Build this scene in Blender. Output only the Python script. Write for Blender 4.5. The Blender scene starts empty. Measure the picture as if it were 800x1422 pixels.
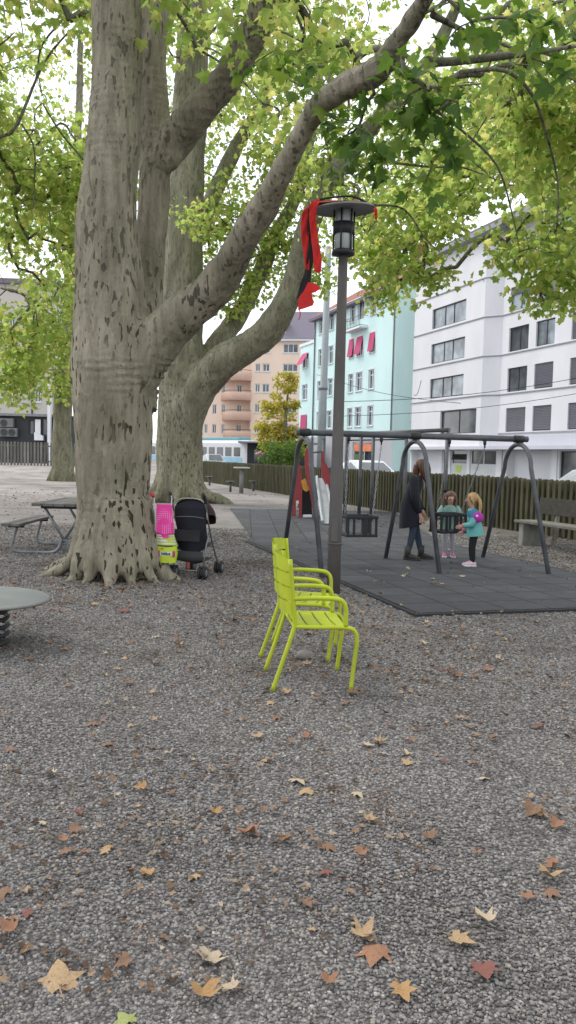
import bpy, bmesh, math, random
import numpy as np
from mathutils import Vector, Matrix, noise
R = math.radians
random.seed(7)
rng = np.random.default_rng(7)
scene = bpy.context.scene
COL = scene.collection
# ------------------------------------------------------------------ camera model (photo is 800 x 1422)
F, CAMH = 1150.0, 1.5
TH, RO = R(3.78), R(1.4)
def ray(u, v):
    x, y = u - 400.0, 711.0 - v
    xr = x*math.cos(RO) - y*math.sin(RO)
    yr = x*math.sin(RO) + y*math.cos(RO)
    return Vector((xr, F*math.cos(TH) + yr*math.sin(TH), yr*math.cos(TH) - F*math.sin(TH)))
def P(u, v, d):
    r = ray(u, v); r *= d/r.y
    return Vector((r.x, r.y, r.z + CAMH))
def G(u, v, z=0.0):
    r = ray(u, v); r *= (z - CAMH)/r.z
    return Vector((r.x, r.y, z))
def sstep(a, b, x):
    t = np.clip((x - a)/(b - a), 0, 1); return t*t*(3 - 2*t)
def gz(x, y):
    return 0.54*sstep(42, 55, y)*sstep(-7, -12, x)
# ------------------------------------------------------------------ mesh builder
class MB:
    def __init__(s): s.v, s.f, s.m, s.sm = [], [], [], []
    def add(s, vs, fs, mi=0, smooth=False):
        o = len(s.v); s.v += [tuple(p) for p in vs]
        for f in fs:
            s.f.append([i + o for i in f]); s.m.append(mi); s.sm.append(smooth)
    def box(s, c, size, rot=None, mi=0):
        c = Vector(c); hx, hy, hz = [k/2 for k in size]
        vs = []
        for sx, sy, sz in ((-1,-1,-1),(1,-1,-1),(1,1,-1),(-1,1,-1),(-1,-1,1),(1,-1,1),(1,1,1),(-1,1,1)):
            p = Vector((sx*hx, sy*hy, sz*hz))
            if rot is not None: p = rot @ p
            vs.append(c + p)
        s.add(vs, [(0,3,2,1),(4,5,6,7),(0,1,5,4),(1,2,6,5),(2,3,7,6),(3,0,4,7)], mi)
    def beam(s, p, q, w, h, mi=0, up=(0,0,1)):
        p, q = Vector(p), Vector(q); d = q - p; L = d.length
        if L < 1e-6: return
        x = d/L; up = Vector(up)
        y = up.cross(x)
        if y.length < 1e-4: y = Vector((0,1,0)).cross(x)
        y.normalize(); z = x.cross(y)
        s.box((p + q)/2, (L, w, h), Matrix((x, y, z)).transposed(), mi)
    def tube(s, pts, r, n=8, mi=0, caps=True, flat=1.0):
        pts = [Vector(p) for p in pts]; k = len(pts)
        rr = [r]*k if not hasattr(r, '__len__') else list(r)
        t0 = (pts[1] - pts[0]).normalized()
        a = Vector((0,0,1)) if abs(t0.z) < .9 else Vector((1,0,0))
        nx = t0.cross(a).normalized()
        vs = []
        for i in range(k):
            t = (pts[min(i+1,k-1)] - pts[max(i-1,0)])
            if t.length < 1e-9: t = t0.copy()
            t.normalize()
            nx = nx - t*nx.dot(t)
            if nx.length < 1e-6: nx = t.cross(Vector((1,0,0)))
            nx.normalize(); ny = t.cross(nx)
            for j in range(n):
                an = 2*math.pi*j/n
                vs.append(pts[i] + nx*(math.cos(an)*rr[i]) + ny*(math.sin(an)*rr[i]*flat))
        fs = [(i*n+j, i*n+(j+1)%n, (i+1)*n+(j+1)%n, (i+1)*n+j) for i in range(k-1) for j in range(n)]
        s.add(vs, fs, mi, True)
        if caps:
            o = len(s.v) - k*n
            s.f.append([o+j for j in range(n)][::-1]); s.m.append(mi); s.sm.append(False)
            s.f.append([o+(k-1)*n+j for j in range(n)]); s.m.append(mi); s.sm.append(False)
    def lathe(s, prof, n=24, c=(0,0,0), rot=None, mi=0, smooth=True):
        c = Vector(c); vs = []
        for r, z in prof:
            for j in range(n):
                a = 2*math.pi*j/n
                p = Vector((r*math.cos(a), r*math.sin(a), z))
                if rot is not None: p = rot @ p
                vs.append(c + p)
        k = len(prof)
        fs = [(i*n+j, i*n+(j+1)%n, (i+1)*n+(j+1)%n, (i+1)*n+j) for i in range(k-1) for j in range(n)]
        s.add(vs, fs, mi, smooth)
    def prism(s, poly, y0, y1, mat=None, mi=0):
        """poly in (x,z), extruded along y"""
        n = len(poly); vs = [Vector((a, y0, b)) for a, b in poly] + [Vector((a, y1, b)) for a, b in poly]
        if mat is not None: vs = [mat @ p for p in vs]
        fs = [list(range(n)), list(range(2*n-1, n-1, -1))] + [(i, i+n, (i+1)%n+n, (i+1)%n) for i in range(n)]
        s.add(vs, fs, mi)
    def loft(s, rings, mi=0, caps=True):
        n = len(rings[0]); k = len(rings)
        vs = [p for r in rings for p in r]
        fs = [(i*n+j, i*n+(j+1)%n, (i+1)*n+(j+1)%n, (i+1)*n+j) for i in range(k-1) for j in range(n)]
        if caps: fs += [tuple(range(n))[::-1], tuple((k-1)*n+j for j in range(n))]
        s.add(vs, fs, mi, True)
    def sheet(s, grid, mi=0, thick=0.0, smooth=True):
        a, b = len(grid), len(grid[0])
        vs = [p for r in grid for p in r]
        s.add(vs, [(i*b+j, i*b+j+1, (i+1)*b+j+1, (i+1)*b+j) for i in range(a-1) for j in range(b-1)], mi, smooth)
    def ball(s, c, r, seg=12, rings=8, mi=0, rot=None):
        rx, ry, rz = (r, r, r) if not hasattr(r, '__len__') else r
        c = Vector(c); vs = []
        for i in range(rings+1):
            t = math.pi*i/rings
            for j in range(seg):
                a = 2*math.pi*j/seg
                p = Vector((rx*math.sin(t)*math.cos(a), ry*math.sin(t)*math.sin(a), rz*math.cos(t)))
                if rot is not None: p = rot @ p
                vs.append(c + p)
        fs = [(i*seg+j, (i+1)*seg+j, (i+1)*seg+(j+1)%seg, i*seg+(j+1)%seg) for i in range(rings) for j in range(seg)]
        s.add(vs, fs, mi, True)
    def build(s, name, mats, parent=None, local=False, bevel=0.0, fix=True):
        me = bpy.data.meshes.new(name)
        vs = s.v
        if parent is not None and not local:
            inv = wmat(parent).inverted(); vs = [inv @ Vector(p) for p in vs]
        me.from_pydata([tuple(p) for p in vs], [], s.f)
        if not isinstance(mats, (list, tuple)): mats = [mats]
        for m in mats: me.materials.append(m)
        me.polygons.foreach_set('material_index', s.m)
        me.polygons.foreach_set('use_smooth', s.sm)
        if fix:
            bm = bmesh.new(); bm.from_mesh(me)
            bmesh.ops.remove_doubles(bm, verts=bm.verts, dist=1e-6)
            bmesh.ops.recalc_face_normals(bm, faces=bm.faces)
            bm.to_mesh(me); bm.free()
        me.update()
        o = bpy.data.objects.new(name, me); COL.objects.link(o)
        if parent is not None: o.parent = parent
        if bevel:
            b = o.modifiers.new('bev', 'BEVEL'); b.width = bevel; b.segments = 2; b.limit_method = 'ANGLE'; b.angle_limit = R(40)
        return o
WM = {}
def wmat(o):
    while o.name not in WM: o = o.parent
    return WM[o.name]
def thing(name, label, cat, loc=(0,0,0), rotz=0.0, group=None):
    o = bpy.data.objects.new(name, None); COL.objects.link(o)
    o.location = loc; o.rotation_euler = (0,0,rotz); o.empty_display_size = .2
    WM[o.name] = Matrix.Translation(Vector(loc)) @ Matrix.Rotation(rotz, 4, 'Z')
    o['label'] = label; o['category'] = cat
    if group: o['group'] = group
    return o
def tag(o, label=None, cat=None, group=None, kind=None):
    if label: o['label'] = label
    if cat: o['category'] = cat
    if group: o['group'] = group
    if kind: o['kind'] = kind
    return o
def copy_tree(o, parent=None):
    c = o.copy(); COL.objects.link(c)
    if parent is not None: c.parent = parent
    for ch in list(o.children): copy_tree(ch, c)
    return c
def mesh_arrays(name, V, FV, mats, parent=None, smooth=False):
    """V (n,3) world coords, FV (m,k) equal-sided faces"""
    me = bpy.data.meshes.new(name)
    if parent is not None:
        M = np.array(wmat(parent).inverted()); V = V @ M[:3,:3].T + M[:3,3]
    me.vertices.add(len(V)); me.vertices.foreach_set('co', np.ascontiguousarray(V, dtype=np.float32).ravel())
    m, k = FV.shape
    me.loops.add(m*k); me.loops.foreach_set('vertex_index', np.ascontiguousarray(FV, dtype=np.int32).ravel())
    me.polygons.add(m); me.polygons.foreach_set('loop_start', np.arange(0, m*k, k, dtype=np.int32))
    me.polygons.foreach_set('loop_total', np.full(m, k, dtype=np.int32))
    me.polygons.foreach_set('use_smooth', np.full(m, smooth))
    for x in (mats if isinstance(mats, (list, tuple)) else [mats]): me.materials.append(x)
    me.update(calc_edges=True); me.validate()
    o = bpy.data.objects.new(name, me); COL.objects.link(o)
    if parent is not None: o.parent = parent
    return o
def bake(o):
    dg = bpy.context.evaluated_depsgraph_get(); dg.update()
    me = bpy.data.meshes.new_from_object(o.evaluated_get(dg))
    old = o.data; o.modifiers.clear(); o.data = me
    return o
def bez(pts, n=6):
    """Catmull-Rom through the points"""
    pts = [Vector(p) for p in pts]; out = []
    for i in range(len(pts)-1):
        p0 = pts[max(i-1,0)]; p1 = pts[i]; p2 = pts[i+1]; p3 = pts[min(i+2,len(pts)-1)]
        for k in range(n):
            t = k/n
            out.append(.5*((2*p1) + (p2-p0)*t + (2*p0-5*p1+4*p2-p3)*t*t + (3*p1-p0-3*p2+p3)*t**3))
    out.append(pts[-1]); return out
def interp(vals, n):
    out = []
    for i in range(len(vals)-1):
        for k in range(n): out.append(vals[i] + (vals[i+1]-vals[i])*k/n)
    out.append(vals[-1]); return out
# ------------------------------------------------------------------ materials
class NT:
    def __init__(s, name):
        s.m = bpy.data.materials.new(name); s.m.use_nodes = True
        s.t = s.m.node_tree; s.t.nodes.clear()
        s.out = s.t.nodes.new('ShaderNodeOutputMaterial')
    def n(s, typ, **kw):
        nd = s.t.nodes.new('ShaderNode' + typ)
        for k, v in kw.items():
            if k.startswith('i_'):
                nd.inputs[k[2:].replace('_', ' ')].default_value = v
            else: setattr(nd, k, v)
        return nd
    def l(s, a, ao, b, bi): s.t.links.new(a.outputs[ao], b.inputs[bi])
    def co(s, scale=(1,1,1), kind='Object'):
        tc = s.n('TexCoord'); mp = s.n('Mapping'); mp.inputs['Scale'].default_value = scale
        s.l(tc, kind, mp, 'Vector'); return mp
    def noise(s, mp, sc, det=4, rough=.6):
        nd = s.n('TexNoise'); nd.inputs['Scale'].default_value = sc; nd.inputs['Detail'].default_value = det
        nd.inputs['Roughness'].default_value = rough
        s.l(mp, 'Vector', nd, 'Vector'); return nd
    def ramp(s, src, out, stops, interp='LINEAR'):
        nd = s.n('ValToRGB'); nd.color_ramp.interpolation = interp
        el = nd.color_ramp.elements
        while len(el) < len(stops): el.new(.5)
        for e, (p, c) in zip(el, stops):
            e.position = p; e.color = (*c, 1) if hasattr(c, '__len__') else (c, c, c, 1)
        s.l(src, out, nd, 'Fac'); return nd
    def mix(s, fac, a, b, blend='MIX'):
        nd = s.n('MixRGB', blend_type=blend)
        for k, x in (('Fac', fac), ('Color1', a), ('Color2', b)):
            if isinstance(x, tuple) and len(x) == 2 and not isinstance(x[0], (int, float)): s.l(x[0], x[1], nd, k)
            elif hasattr(x, '__len__'): nd.inputs[k].default_value = (*x, 1)
            else: nd.inputs[k].default_value = x
        return nd
    def bsdf(s, col=None, rough=.7, metal=0.0, spec=.4):
        b = s.n('BsdfPrincipled'); b.inputs['Roughness'].default_value = rough
        b.inputs['Metallic'].default_value = metal; b.inputs['Specular IOR Level'].default_value = spec
        if col is not None:
            if isinstance(col, tuple) and not isinstance(col[0], (int, float)): s.l(col[0], col[1], b, 'Base Color')
            else: b.inputs['Base Color'].default_value = (*col, 1)
        s.l(b, 'BSDF', s.out, 'Surface'); return b
    def bump(s, src, out, b, strength=.4, dist=.02):
        bp = s.n('Bump'); bp.inputs['Strength'].default_value = strength; bp.inputs['Distance'].default_value = dist
        s.l(src, out, bp, 'Height'); s.l(bp, 'Normal', b, 'Normal'); return bp
def paint(name, col, rough=.5, var=.18, scale=6.0, metal=0.0, bump=.08, spec=.4, dirt=None, streak=(1,1,1)):
    t = NT(name); mp = t.co(streak)
    nz = t.noise(mp, scale, 5, .65)
    lo = tuple(c*(1-var) for c in col); hi = tuple(min(1, c*(1+var)) for c in col)
    rp = t.ramp(nz, 'Fac', [(.3, lo), (.7, hi)])
    src = (rp, 'Color')
    if dirt is not None:
        n2 = t.noise(mp, scale*.35, 8, .7)
        r2 = t.ramp(n2, 'Fac', [(.5, 0.0), (.75, 1.0)])
        mm = t.mix(.5, (rp, 'Color'), dirt); t.l(r2, 'Color', mm, 'Fac')
        src = (mm, 'Color')
    b = t.bsdf(src, rough, metal, spec)
    rr = t.ramp(nz, 'Fac', [(.3, max(0, rough-.1)), (.7, min(1, rough+.1))]); t.l(rr, 'Color', b, 'Roughness')
    n3 = t.noise(mp, scale*6, 3, .6)
    if bump: t.bump(n3, 'Fac', b, bump, .01)
    return t.m
def glass_dark(name, col=(.05,.06,.07), rough=.06):
    t = NT(name); mp = t.co((1,1,1)); nz = t.noise(mp, .6, 2)
    rp = t.ramp(nz, 'Fac', [(.35, tuple(c*.5 for c in col)), (.65, tuple(c*1.8 for c in col))])
    t.bsdf((rp, 'Color'), rough, 0, .8); return t.m
def leafmat(name, stops, trans, tw=.55):
    t = NT(name)
    g = t.n('NewGeometry')
    rp = t.ramp(g, 'Random Per Island', stops)
    b = t.n('BsdfPrincipled'); b.inputs['Roughness'].default_value = .55; b.inputs['Specular IOR Level'].default_value = .25
    t.l(rp, 'Color', b, 'Base Color')
    tr = t.n('BsdfTranslucent'); rp2 = t.ramp(g, 'Random Per Island', trans); t.l(rp2, 'Color', tr, 'Color')
    mx = t.n('MixShader'); mx.inputs['Fac'].default_value = tw
    t.l(b, 'BSDF', mx, 1); t.l(tr, 'BSDF', mx, 2); t.l(mx, 'Shader', t.out, 'Surface')
    return t.m
def bark(name, light=(.30,.268,.20), dark=(.175,.155,.108), fleck=.92, moss=.22, zfade=.6):
    t = NT(name); mp = t.co((1,1,.42))
    big = t.noise(mp, 1.6, 6, .62)
    rp = t.ramp(big, 'Fac', [(.3, dark), (.5, light), (.68, tuple(c*1.28 for c in light))])
    # flaked plates
    dn = t.noise(mp, 5, 3, .6)
    dmx = t.mix(.12, (mp, 'Vector'), (dn, 'Color'), 'ADD')
    vo = t.n('TexVoronoi'); vo.inputs['Scale'].default_value = 5.5; t.l(dmx, 'Color', vo, 'Vector')
    vr = t.ramp(vo, 'Color', [(.2, .80), (.8, 1.12)])
    m1 = t.mix(.55, (rp, 'Color'), (vr, 'Color'), 'MULTIPLY')
    # greenish film
    gn = t.noise(mp, .9, 5, .6); gr = t.ramp(gn, 'Fac', [(.42, 0.0), (.7, moss)])
    m2 = t.mix(.3, (m1, 'Color'), (.13,.135,.065)); t.l(gr, 'Color', m2, 'Fac')
    # dark elongated flecks where the bark came off
    mp2 = t.co((1,1,.33)); fn = t.noise(mp2, 19, 1.5, .5); fr = t.ramp(fn, 'Fac', [(.60, 0.0), (.625, 1.0)])
    fm = t.noise(mp2, 1.7, 3, .6); fq = t.ramp(fm, 'Fac', [(.38, 0.0), (.52, 1.0)])
    fx = t.mix(1.0, (fr, 'Color'), (fq, 'Color'), 'MULTIPLY')
    sp = t.n('SeparateXYZ'); tcz = t.n('TexCoord'); t.l(tcz, 'Object', sp, 'Vector'); mz = t.n('MapRange')
    for q_, v_ in (('From Min', 2.6), ('From Max', 4.2), ('To Min', fleck), ('To Max', fleck*zfade)): mz.inputs[q_].default_value = v_
    t.l(sp, 'Z', mz, 'Value')
    fs = t.mix(1.0, (fx, 'Color'), (mz, 'Result'), 'MULTIPLY')
    m3 = t.mix(.3, (m2, 'Color'), (.032,.026,.018)); t.l(fs, 'Color', m3, 'Fac')
    sn = t.noise(t.co((1,1,.12)), 16, 4, .6); sr = t.ramp(sn, 'Fac', [(.35, .72), (.6, 1.08)]); m3 = t.mix(.8, (m3, 'Color'), (sr, 'Color'), 'MULTIPLY')
    b = t.bsdf((m3, 'Color'), .88, 0, .15)
    bn = t.noise(mp2, 22, 5, .65)
    h = t.mix(.45, (bn, 'Fac'), (fx, 'Color'), 'SUBTRACT')
    t.bump(h, 'Color', b, 1.0, .045)
    return t.m
def gravel_mat(name):
    t = NT(name); tc = t.n('TexCoord'); mp = t.n('Mapping'); t.l(tc, 'Object', mp, 'Vector')
    vo = t.n('TexVoronoi'); vo.inputs['Scale'].default_value = 55; t.l(mp, 'Vector', vo, 'Vector')
    stone = t.ramp(vo, 'Color', [(.1, (.14,.13,.123)), (.45, (.24,.225,.215)), (.8, (.33,.315,.30)), (.97, (.46,.44,.42))])
    edge = t.ramp(vo, 'Distance', [(.25, 1.0), (.62, .35)])
    c1 = t.mix(1.0, (stone, 'Color'), (edge, 'Color'), 'MULTIPLY')
    # paler with distance: brighter light beyond the canopy put into the colour
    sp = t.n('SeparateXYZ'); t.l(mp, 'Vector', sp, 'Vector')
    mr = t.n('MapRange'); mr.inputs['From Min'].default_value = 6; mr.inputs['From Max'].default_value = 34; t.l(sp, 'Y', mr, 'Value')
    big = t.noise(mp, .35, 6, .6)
    far_lit = t.ramp(big, 'Fac', [(.3, (.30,.268,.25)), (.7, (.44,.40,.375))])
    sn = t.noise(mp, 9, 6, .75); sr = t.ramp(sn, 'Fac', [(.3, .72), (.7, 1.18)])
    far_lit2 = t.mix(1.0, (far_lit, 'Color'), (sr, 'Color'), 'MULTIPLY')
    c2 = t.mix(.5, (c1, 'Color'), (far_lit2, 'Color')); t.l(mr, 'Result', c2, 'Fac')
    # earthy, leaf-stained zones
    en = t.noise(mp, .8, 7, .65); er = t.ramp(en, 'Fac', [(.48, 0.0), (.68, .6)])
    c3 = t.mix(.3, (c2, 'Color'), (.115,.085,.062)); t.l(er, 'Color', c3, 'Fac')
    wn = t.noise(mp, .22, 4, .5); wr = t.ramp(wn, 'Fac', [(.35, .82), (.65, 1.12)])
    c4 = t.mix(1.0, (c3, 'Color'), (wr, 'Color'), 'MULTIPLY')
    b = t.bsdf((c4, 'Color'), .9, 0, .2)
    t.bump(vo, 'Distance', b, .75, -.012)
    return t.m
def island_mat(name, stops, rough=.8, spec=.25, veins=False):
    t = NT(name); g = t.n('NewGeometry'); rp = t.ramp(g, 'Random Per Island', stops)
    mp = t.co((1,1,1)); nz = t.noise(mp, 60, 4, .6); nr = t.ramp(nz, 'Fac', [(.3, .7), (.7, 1.15)])
    m = t.mix(1.0, (rp, 'Color'), (nr, 'Color'), 'MULTIPLY')
    if veins:
        ln = t.noise(mp, .75, 7, .68); lr = t.ramp(ln, 'Fac', [(.34, (.60,.56,.52)), (.47, (.97,.96,.95)), (.66, (1.14,1.12,1.11))])
        m = t.mix(1.0, (m, 'Color'), (lr, 'Color'), 'MULTIPLY')
    b = t.bsdf((m, 'Color'), rough, 0, spec)
    t.bump(nz, 'Fac', b, .3, .005)
    return t.m
def tile_mat(name, sc=2.0):
    t = NT(name); mp = t.co((1,1,1))
    br = t.n('TexBrick'); br.offset = 0.0; br.inputs['Scale'].default_value = 1.0
    br.inputs['Brick Width'].default_value = .5; br.inputs['Row Height'].default_value = .5
    br.inputs['Mortar Size'].default_value = .012; br.inputs['Mortar Smooth'].default_value = .4
    br.inputs['Color1'].default_value = (.058,.059,.064,1); br.inputs['Color2'].default_value = (.078,.079,.085,1)
    br.inputs['Mortar'].default_value = (.017,.017,.02,1); br.inputs['Bias'].default_value = 0
    t.l(mp, 'Vector', br, 'Vector')
    nz = t.noise(mp, 1.2, 8, .7); nr = t.ramp(nz, 'Fac', [(.3, .7), (.55, 1.05), (.75, 1.45)])
    m = t.mix(1.0, (br, 'Color'), (nr, 'Color'), 'MULTIPLY')
    dn = t.noise(mp, 3.5, 8, .75); dr = t.ramp(dn, 'Fac', [(.55, 0.0), (.8, .55)])
    m2 = t.mix(.2, (m, 'Color'), (.16,.15,.145)); t.l(dr, 'Color', m2, 'Fac')
    b = t.bsdf((m2, 'Color'), .82, 0, .25)
    fine = t.noise(mp, 120, 3, .7)
    hh = t.mix(.25, (br, 'Fac'), (fine, 'Fac'))
    t.bump(hh, 'Color', b, .5, -.012)
    return t.m
def wood_mat(name, c1, c2, scale=8, streak=(1,1,.12), green=None):
    t = NT(name); mp = t.co(streak); nz = t.noise(mp, scale, 7, .7)
    g = t.n('NewGeometry'); ir = t.ramp(g, 'Random Per Island', [(0, .68), (1, 1.25)])
    rp = t.ramp(nz, 'Fac', [(.3, c1), (.7, c2)])
    m = t.mix(1.0, (rp, 'Color'), (ir, 'Color'), 'MULTIPLY'); src = (m, 'Color')
    if green:
        gn = t.noise(t.co((1,1,1)), 2.5, 6, .65); gr = t.ramp(gn, 'Fac', [(.42, 0.0), (.66, .75)])
        m2 = t.mix(.3, src, green); t.l(gr, 'Color', m2, 'Fac'); src = (m2, 'Color')
    b = t.bsdf(src, .85, 0, .2); t.bump(nz, 'Fac', b, .4, .01)
    return t.m
def render_wall(name, col, var=.07):
    t = NT(name); mp = t.co((1,1,.4)); nz = t.noise(mp, .35, 7, .65)
    rp = t.ramp(nz, 'Fac', [(.3, tuple(c*(1-var) for c in col)), (.7, tuple(min(.9, c*(1+var)) for c in col))])
    b = t.bsdf((rp, 'Color'), .85, 0, .2); n2 = t.noise(t.co(), 30, 4); t.bump(n2, 'Fac', b, .1, .01)
    return t.m
# ------------------------------------------------------------------ camera, light, sky
cd = bpy.data.cameras.new('camera'); cam = bpy.data.objects.new('camera', cd); COL.objects.link(cam)
cd.sensor_fit = 'VERTICAL'; cd.sensor_height = 36; cd.sensor_width = 36; cd.lens = F/1422*36; cd.clip_end = 3000; cd.clip_start = .05
c_, s_ = math.cos, math.sin
M3 = Matrix(((c_(RO), -s_(RO), 0), (s_(RO)*s_(TH), c_(RO)*s_(TH), -c_(TH)), (s_(RO)*c_(TH), c_(RO)*c_(TH), s_(TH))))
cam.matrix_world = Matrix.Translation((0,0,CAMH)) @ M3.to_4x4()
scene.camera = cam
scene.view_settings.view_transform = 'Standard'; scene.view_settings.look = 'None'; scene.view_settings.exposure = 0
scene.cycles.max_bounces = 8; scene.cycles.diffuse_bounces = 4; scene.cycles.transmission_bounces = 6; scene.cycles.glossy_bounces = 3
scene.cycles.use_denoising = True
w = bpy.data.worlds.new('World'); scene.world = w; w.use_nodes = True
wt = w.node_tree; wt.nodes.clear()
wo = wt.nodes.new('ShaderNodeOutputWorld')
sky = wt.nodes.new('ShaderNodeTexSky'); sky.sky_type = 'NISHITA'; sky.sun_disc = False
SUN_EL, SUN_AZ = R(50), R(300)
sky.sun_elevation = SUN_EL; sky.sun_rotation = SUN_AZ
b1 = wt.nodes.new('ShaderNodeBackground'); b1.inputs['Strength'].default_value = .05
wt.links.new(sky.outputs['Color'], b1.inputs['Color'])
tc = wt.nodes.new('ShaderNodeTexCoord'); nz = wt.nodes.new('ShaderNodeTexNoise')
nz.inputs['Scale'].default_value = 3.5; nz.inputs['Detail'].default_value = 6
wt.links.new(tc.outputs['Generated'], nz.inputs['Vector'])
rp = wt.nodes.new('ShaderNodeValToRGB')
rp.color_ramp.elements[0].position = .3; rp.color_ramp.elements[0].color = (.80,.85,.92,1)
rp.color_ramp.elements[1].position = .65; rp.color_ramp.elements[1].color = (1,1,1,1)
wt.links.new(nz.outputs['Fac'], rp.inputs['Fac'])
b2 = wt.nodes.new('ShaderNodeBackground'); b2.inputs['Strength'].default_value = 1.5
wt.links.new(rp.outputs['Color'], b2.inputs['Color'])
ad = wt.nodes.new('ShaderNodeAddShader')
wt.links.new(b1.outputs[0], ad.inputs[0]); wt.links.new(b2.outputs[0], ad.inputs[1]); wt.links.new(ad.outputs[0], wo.inputs['Surface'])
sl = bpy.data.lights.new('sun', 'SUN'); sl.energy = 1.7; sl.angle = R(18); sl.color = (1,.96,.9)
so = bpy.data.objects.new('sun', sl); COL.objects.link(so)
sd = Vector((math.sin(SUN_AZ)*math.cos(SUN_EL), math.cos(SUN_AZ)*math.cos(SUN_EL), math.sin(SUN_EL)))
so.rotation_euler = sd.to_track_quat('Z', 'Y').to_euler()
# ------------------------------------------------------------------ shared materials
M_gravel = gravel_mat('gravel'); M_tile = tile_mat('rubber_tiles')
M_asphalt = paint('asphalt', (.075,.075,.08), .9, .15, 3)
M_lime = paint('lime_paint', (.40,.46,.018), .45, .12, 5, bump=.06, spec=.4, dirt=(.24,.27,.035))
M_post = paint('post_grey', (.10,.092,.085), .7, .2, 9, bump=.25, dirt=(.062,.056,.052), streak=(1,1,.3))
M_black = paint('black_metal', (.025,.026,.03), .5, .2, 9)
M_galv = paint('galvanised', (.23,.24,.25), .5, .22, 7, .35, .12, dirt=(.13,.13,.13))
M_steel = paint('dark_steel', (.11,.115,.125), .5, .25, 6, .3, .12, dirt=(.05,.05,.05))
M_rubber = paint('black_rubber', (.02,.02,.022), .7, .2, 14)
M_red = paint('red_fabric', (.55,.022,.018), .8, .22, 7, bump=.2)
M_blackcloth = paint('black_fabric', (.022,.02,.022), .85, .2, 10, bump=.2)
M_navycloth = paint('navy_fabric', (.016,.016,.024), .85, .25, 10, bump=.25)
M_white = paint('white_paint', (.74,.75,.77), .5, .06, 3)
M_pane = glass_dark('window_glass'); M_panelight = glass_dark('window_glass_light', (.20,.23,.25), .05)
M_blind = paint('grey_blind', (.20,.20,.225), .6, .12, 2, streak=(.05,.05,9))
M_lampglass = paint('frosted_glass', (.55,.58,.58), .2, .2, 6)
# ------------------------------------------------------------------ ground
def axis(a, b, c):  # coarse-fine-coarse
    return np.concatenate([np.linspace(-900, -60, 12), np.linspace(-50, 50, 101), np.linspace(60, 900, 12)])
xs = axis(0,0,0); ys = np.concatenate([np.linspace(-300, -20, 8), np.linspace(-15, 75, 181), np.linspace(80, 1500, 16)])
X, Y = np.meshgrid(xs, ys); Z = gz(X, Y)
near = np.exp(-((X)**2 + (Y-8)**2)/400)
Zn = np.array([[noise.noise((x*.5, y*.5, 0))*.012 for x in xs] for y in ys])*near
V = np.stack([X, Y, Z + Zn], -1).reshape(-1, 3); nx = len(xs)
ii = np.arange(len(ys)-1)[:, None]*nx + np.arange(nx-1)[None]; ii = ii.ravel()
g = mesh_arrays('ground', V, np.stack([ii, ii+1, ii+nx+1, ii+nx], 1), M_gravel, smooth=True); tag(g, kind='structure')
# the road behind the playground fence
FD = Vector((-10.57, 31.2, 0)).normalized(); FN = Vector((FD.y, -FD.x, 0))      # along the fence, across to the street
F0 = Vector((5.27, 17.8, 0))
def road_strip(name, off0, off1, z, mat, a=-40, b=160, extra=None):
    m = MB(); p = [F0 + FD*a + FN*off0, F0 + FD*a + FN*off1, F0 + FD*b + FN*off1, F0 + FD*b + FN*off0]
    m.add([(q.x, q.y, z) for q in p], [(0,1,2,3)])
    return tag(m.build(name, mat), kind='structure')
M_pave = paint('paving', (.30,.30,.30), .85, .12, 2)
road_strip('road', 2.2, 22, .03, M_asphalt)
road_strip('pavement', .6, 2.2, .12, M_pave)
m = MB()
for a in range(-40, 160):
    p = F0 + FD*(a+.02) + FN*22.15; q = F0 + FD*(a+.98) + FN*22.15
    m.beam((p.x,p.y,.075), (q.x,q.y,.075), .3, .15)
tag(m.build('kerb', M_pave), kind='structure')
road_strip('pavement', 22.3, 40, .14, M_pave)
# rubber safety surface (a rotated sheet of tiles)
def mat_patch(name, origin, ang, poly, z):
    o = MB(); o.add([(x, y, 0) for x, y in poly], [tuple(range(len(poly)))]); ob = o.build(name, M_tile)
    ob.location = (origin[0], origin[1], z); ob.rotation_euler = (0,0,ang)
    tag(ob, kind='structure')
ang = math.atan2(.29, .956)
mat_patch('rubber_surface', (1.28, 7.93), ang, [(0,0),(3.55,0),(3.55,6.85),(0,6.85)], .028)
mat_patch('rubber_surface', (-.72, 16.4), R(3), [(.10,-2.6),(3.4,-2.4),(4.1,7.0),(-.55,7.0)], .024)
m = MB()   # low edge curb of the swing surface
ux, uy = Vector((math.cos(ang), math.sin(ang), 0)), Vector((-math.sin(ang), math.cos(ang), 0))
O_ = Vector((1.28, 7.93, 0))
m.beam(O_ + uy*0 - ux*.03 + Vector((0,0,.01)), O_ + uy*6.85 - ux*.03 + Vector((0,0,.01)), .05, .03)
m.beam(O_ - uy*.03 + Vector((0,0,.01)) - ux*.055, O_ + ux*3.55 - uy*.03 + Vector((0,0,.01)), .05, .03)
tag(m.build('kerb', M_rubber), kind='structure')
# ------------------------------------------------------------------ pebbles lying on the ground near the viewer
def ico():
    t = (1+5**.5)/2
    v = np.array([(-1,t,0),(1,t,0),(-1,-t,0),(1,-t,0),(0,-1,t),(0,1,t),(0,-1,-t),(0,1,-t),(t,0,-1),(t,0,1),(-t,0,-1),(-t,0,1)], float)
    v /= np.linalg.norm(v[0])
    f = np.array([(0,11,5),(0,5,1),(0,1,7),(0,7,10),(0,10,11),(1,5,9),(5,11,4),(11,10,2),(10,7,6),(7,1,8),(3,9,4),(3,4,2),(3,2,6),(3,6,8),(3,8,9),(4,9,5),(2,4,11),(6,2,10),(8,6,7),(9,8,1)])
    return v, f
iv, jf = ico()
N = 190000
yy = 1.9 + (rng.random(N)**1.45)*15
hw = .42*yy + .45
xx = (rng.random(N)*2-1)*hw
rad = (.0037 + .0040*rng.random(N)**1.6)*(1 + .13*(yy-2))
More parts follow.
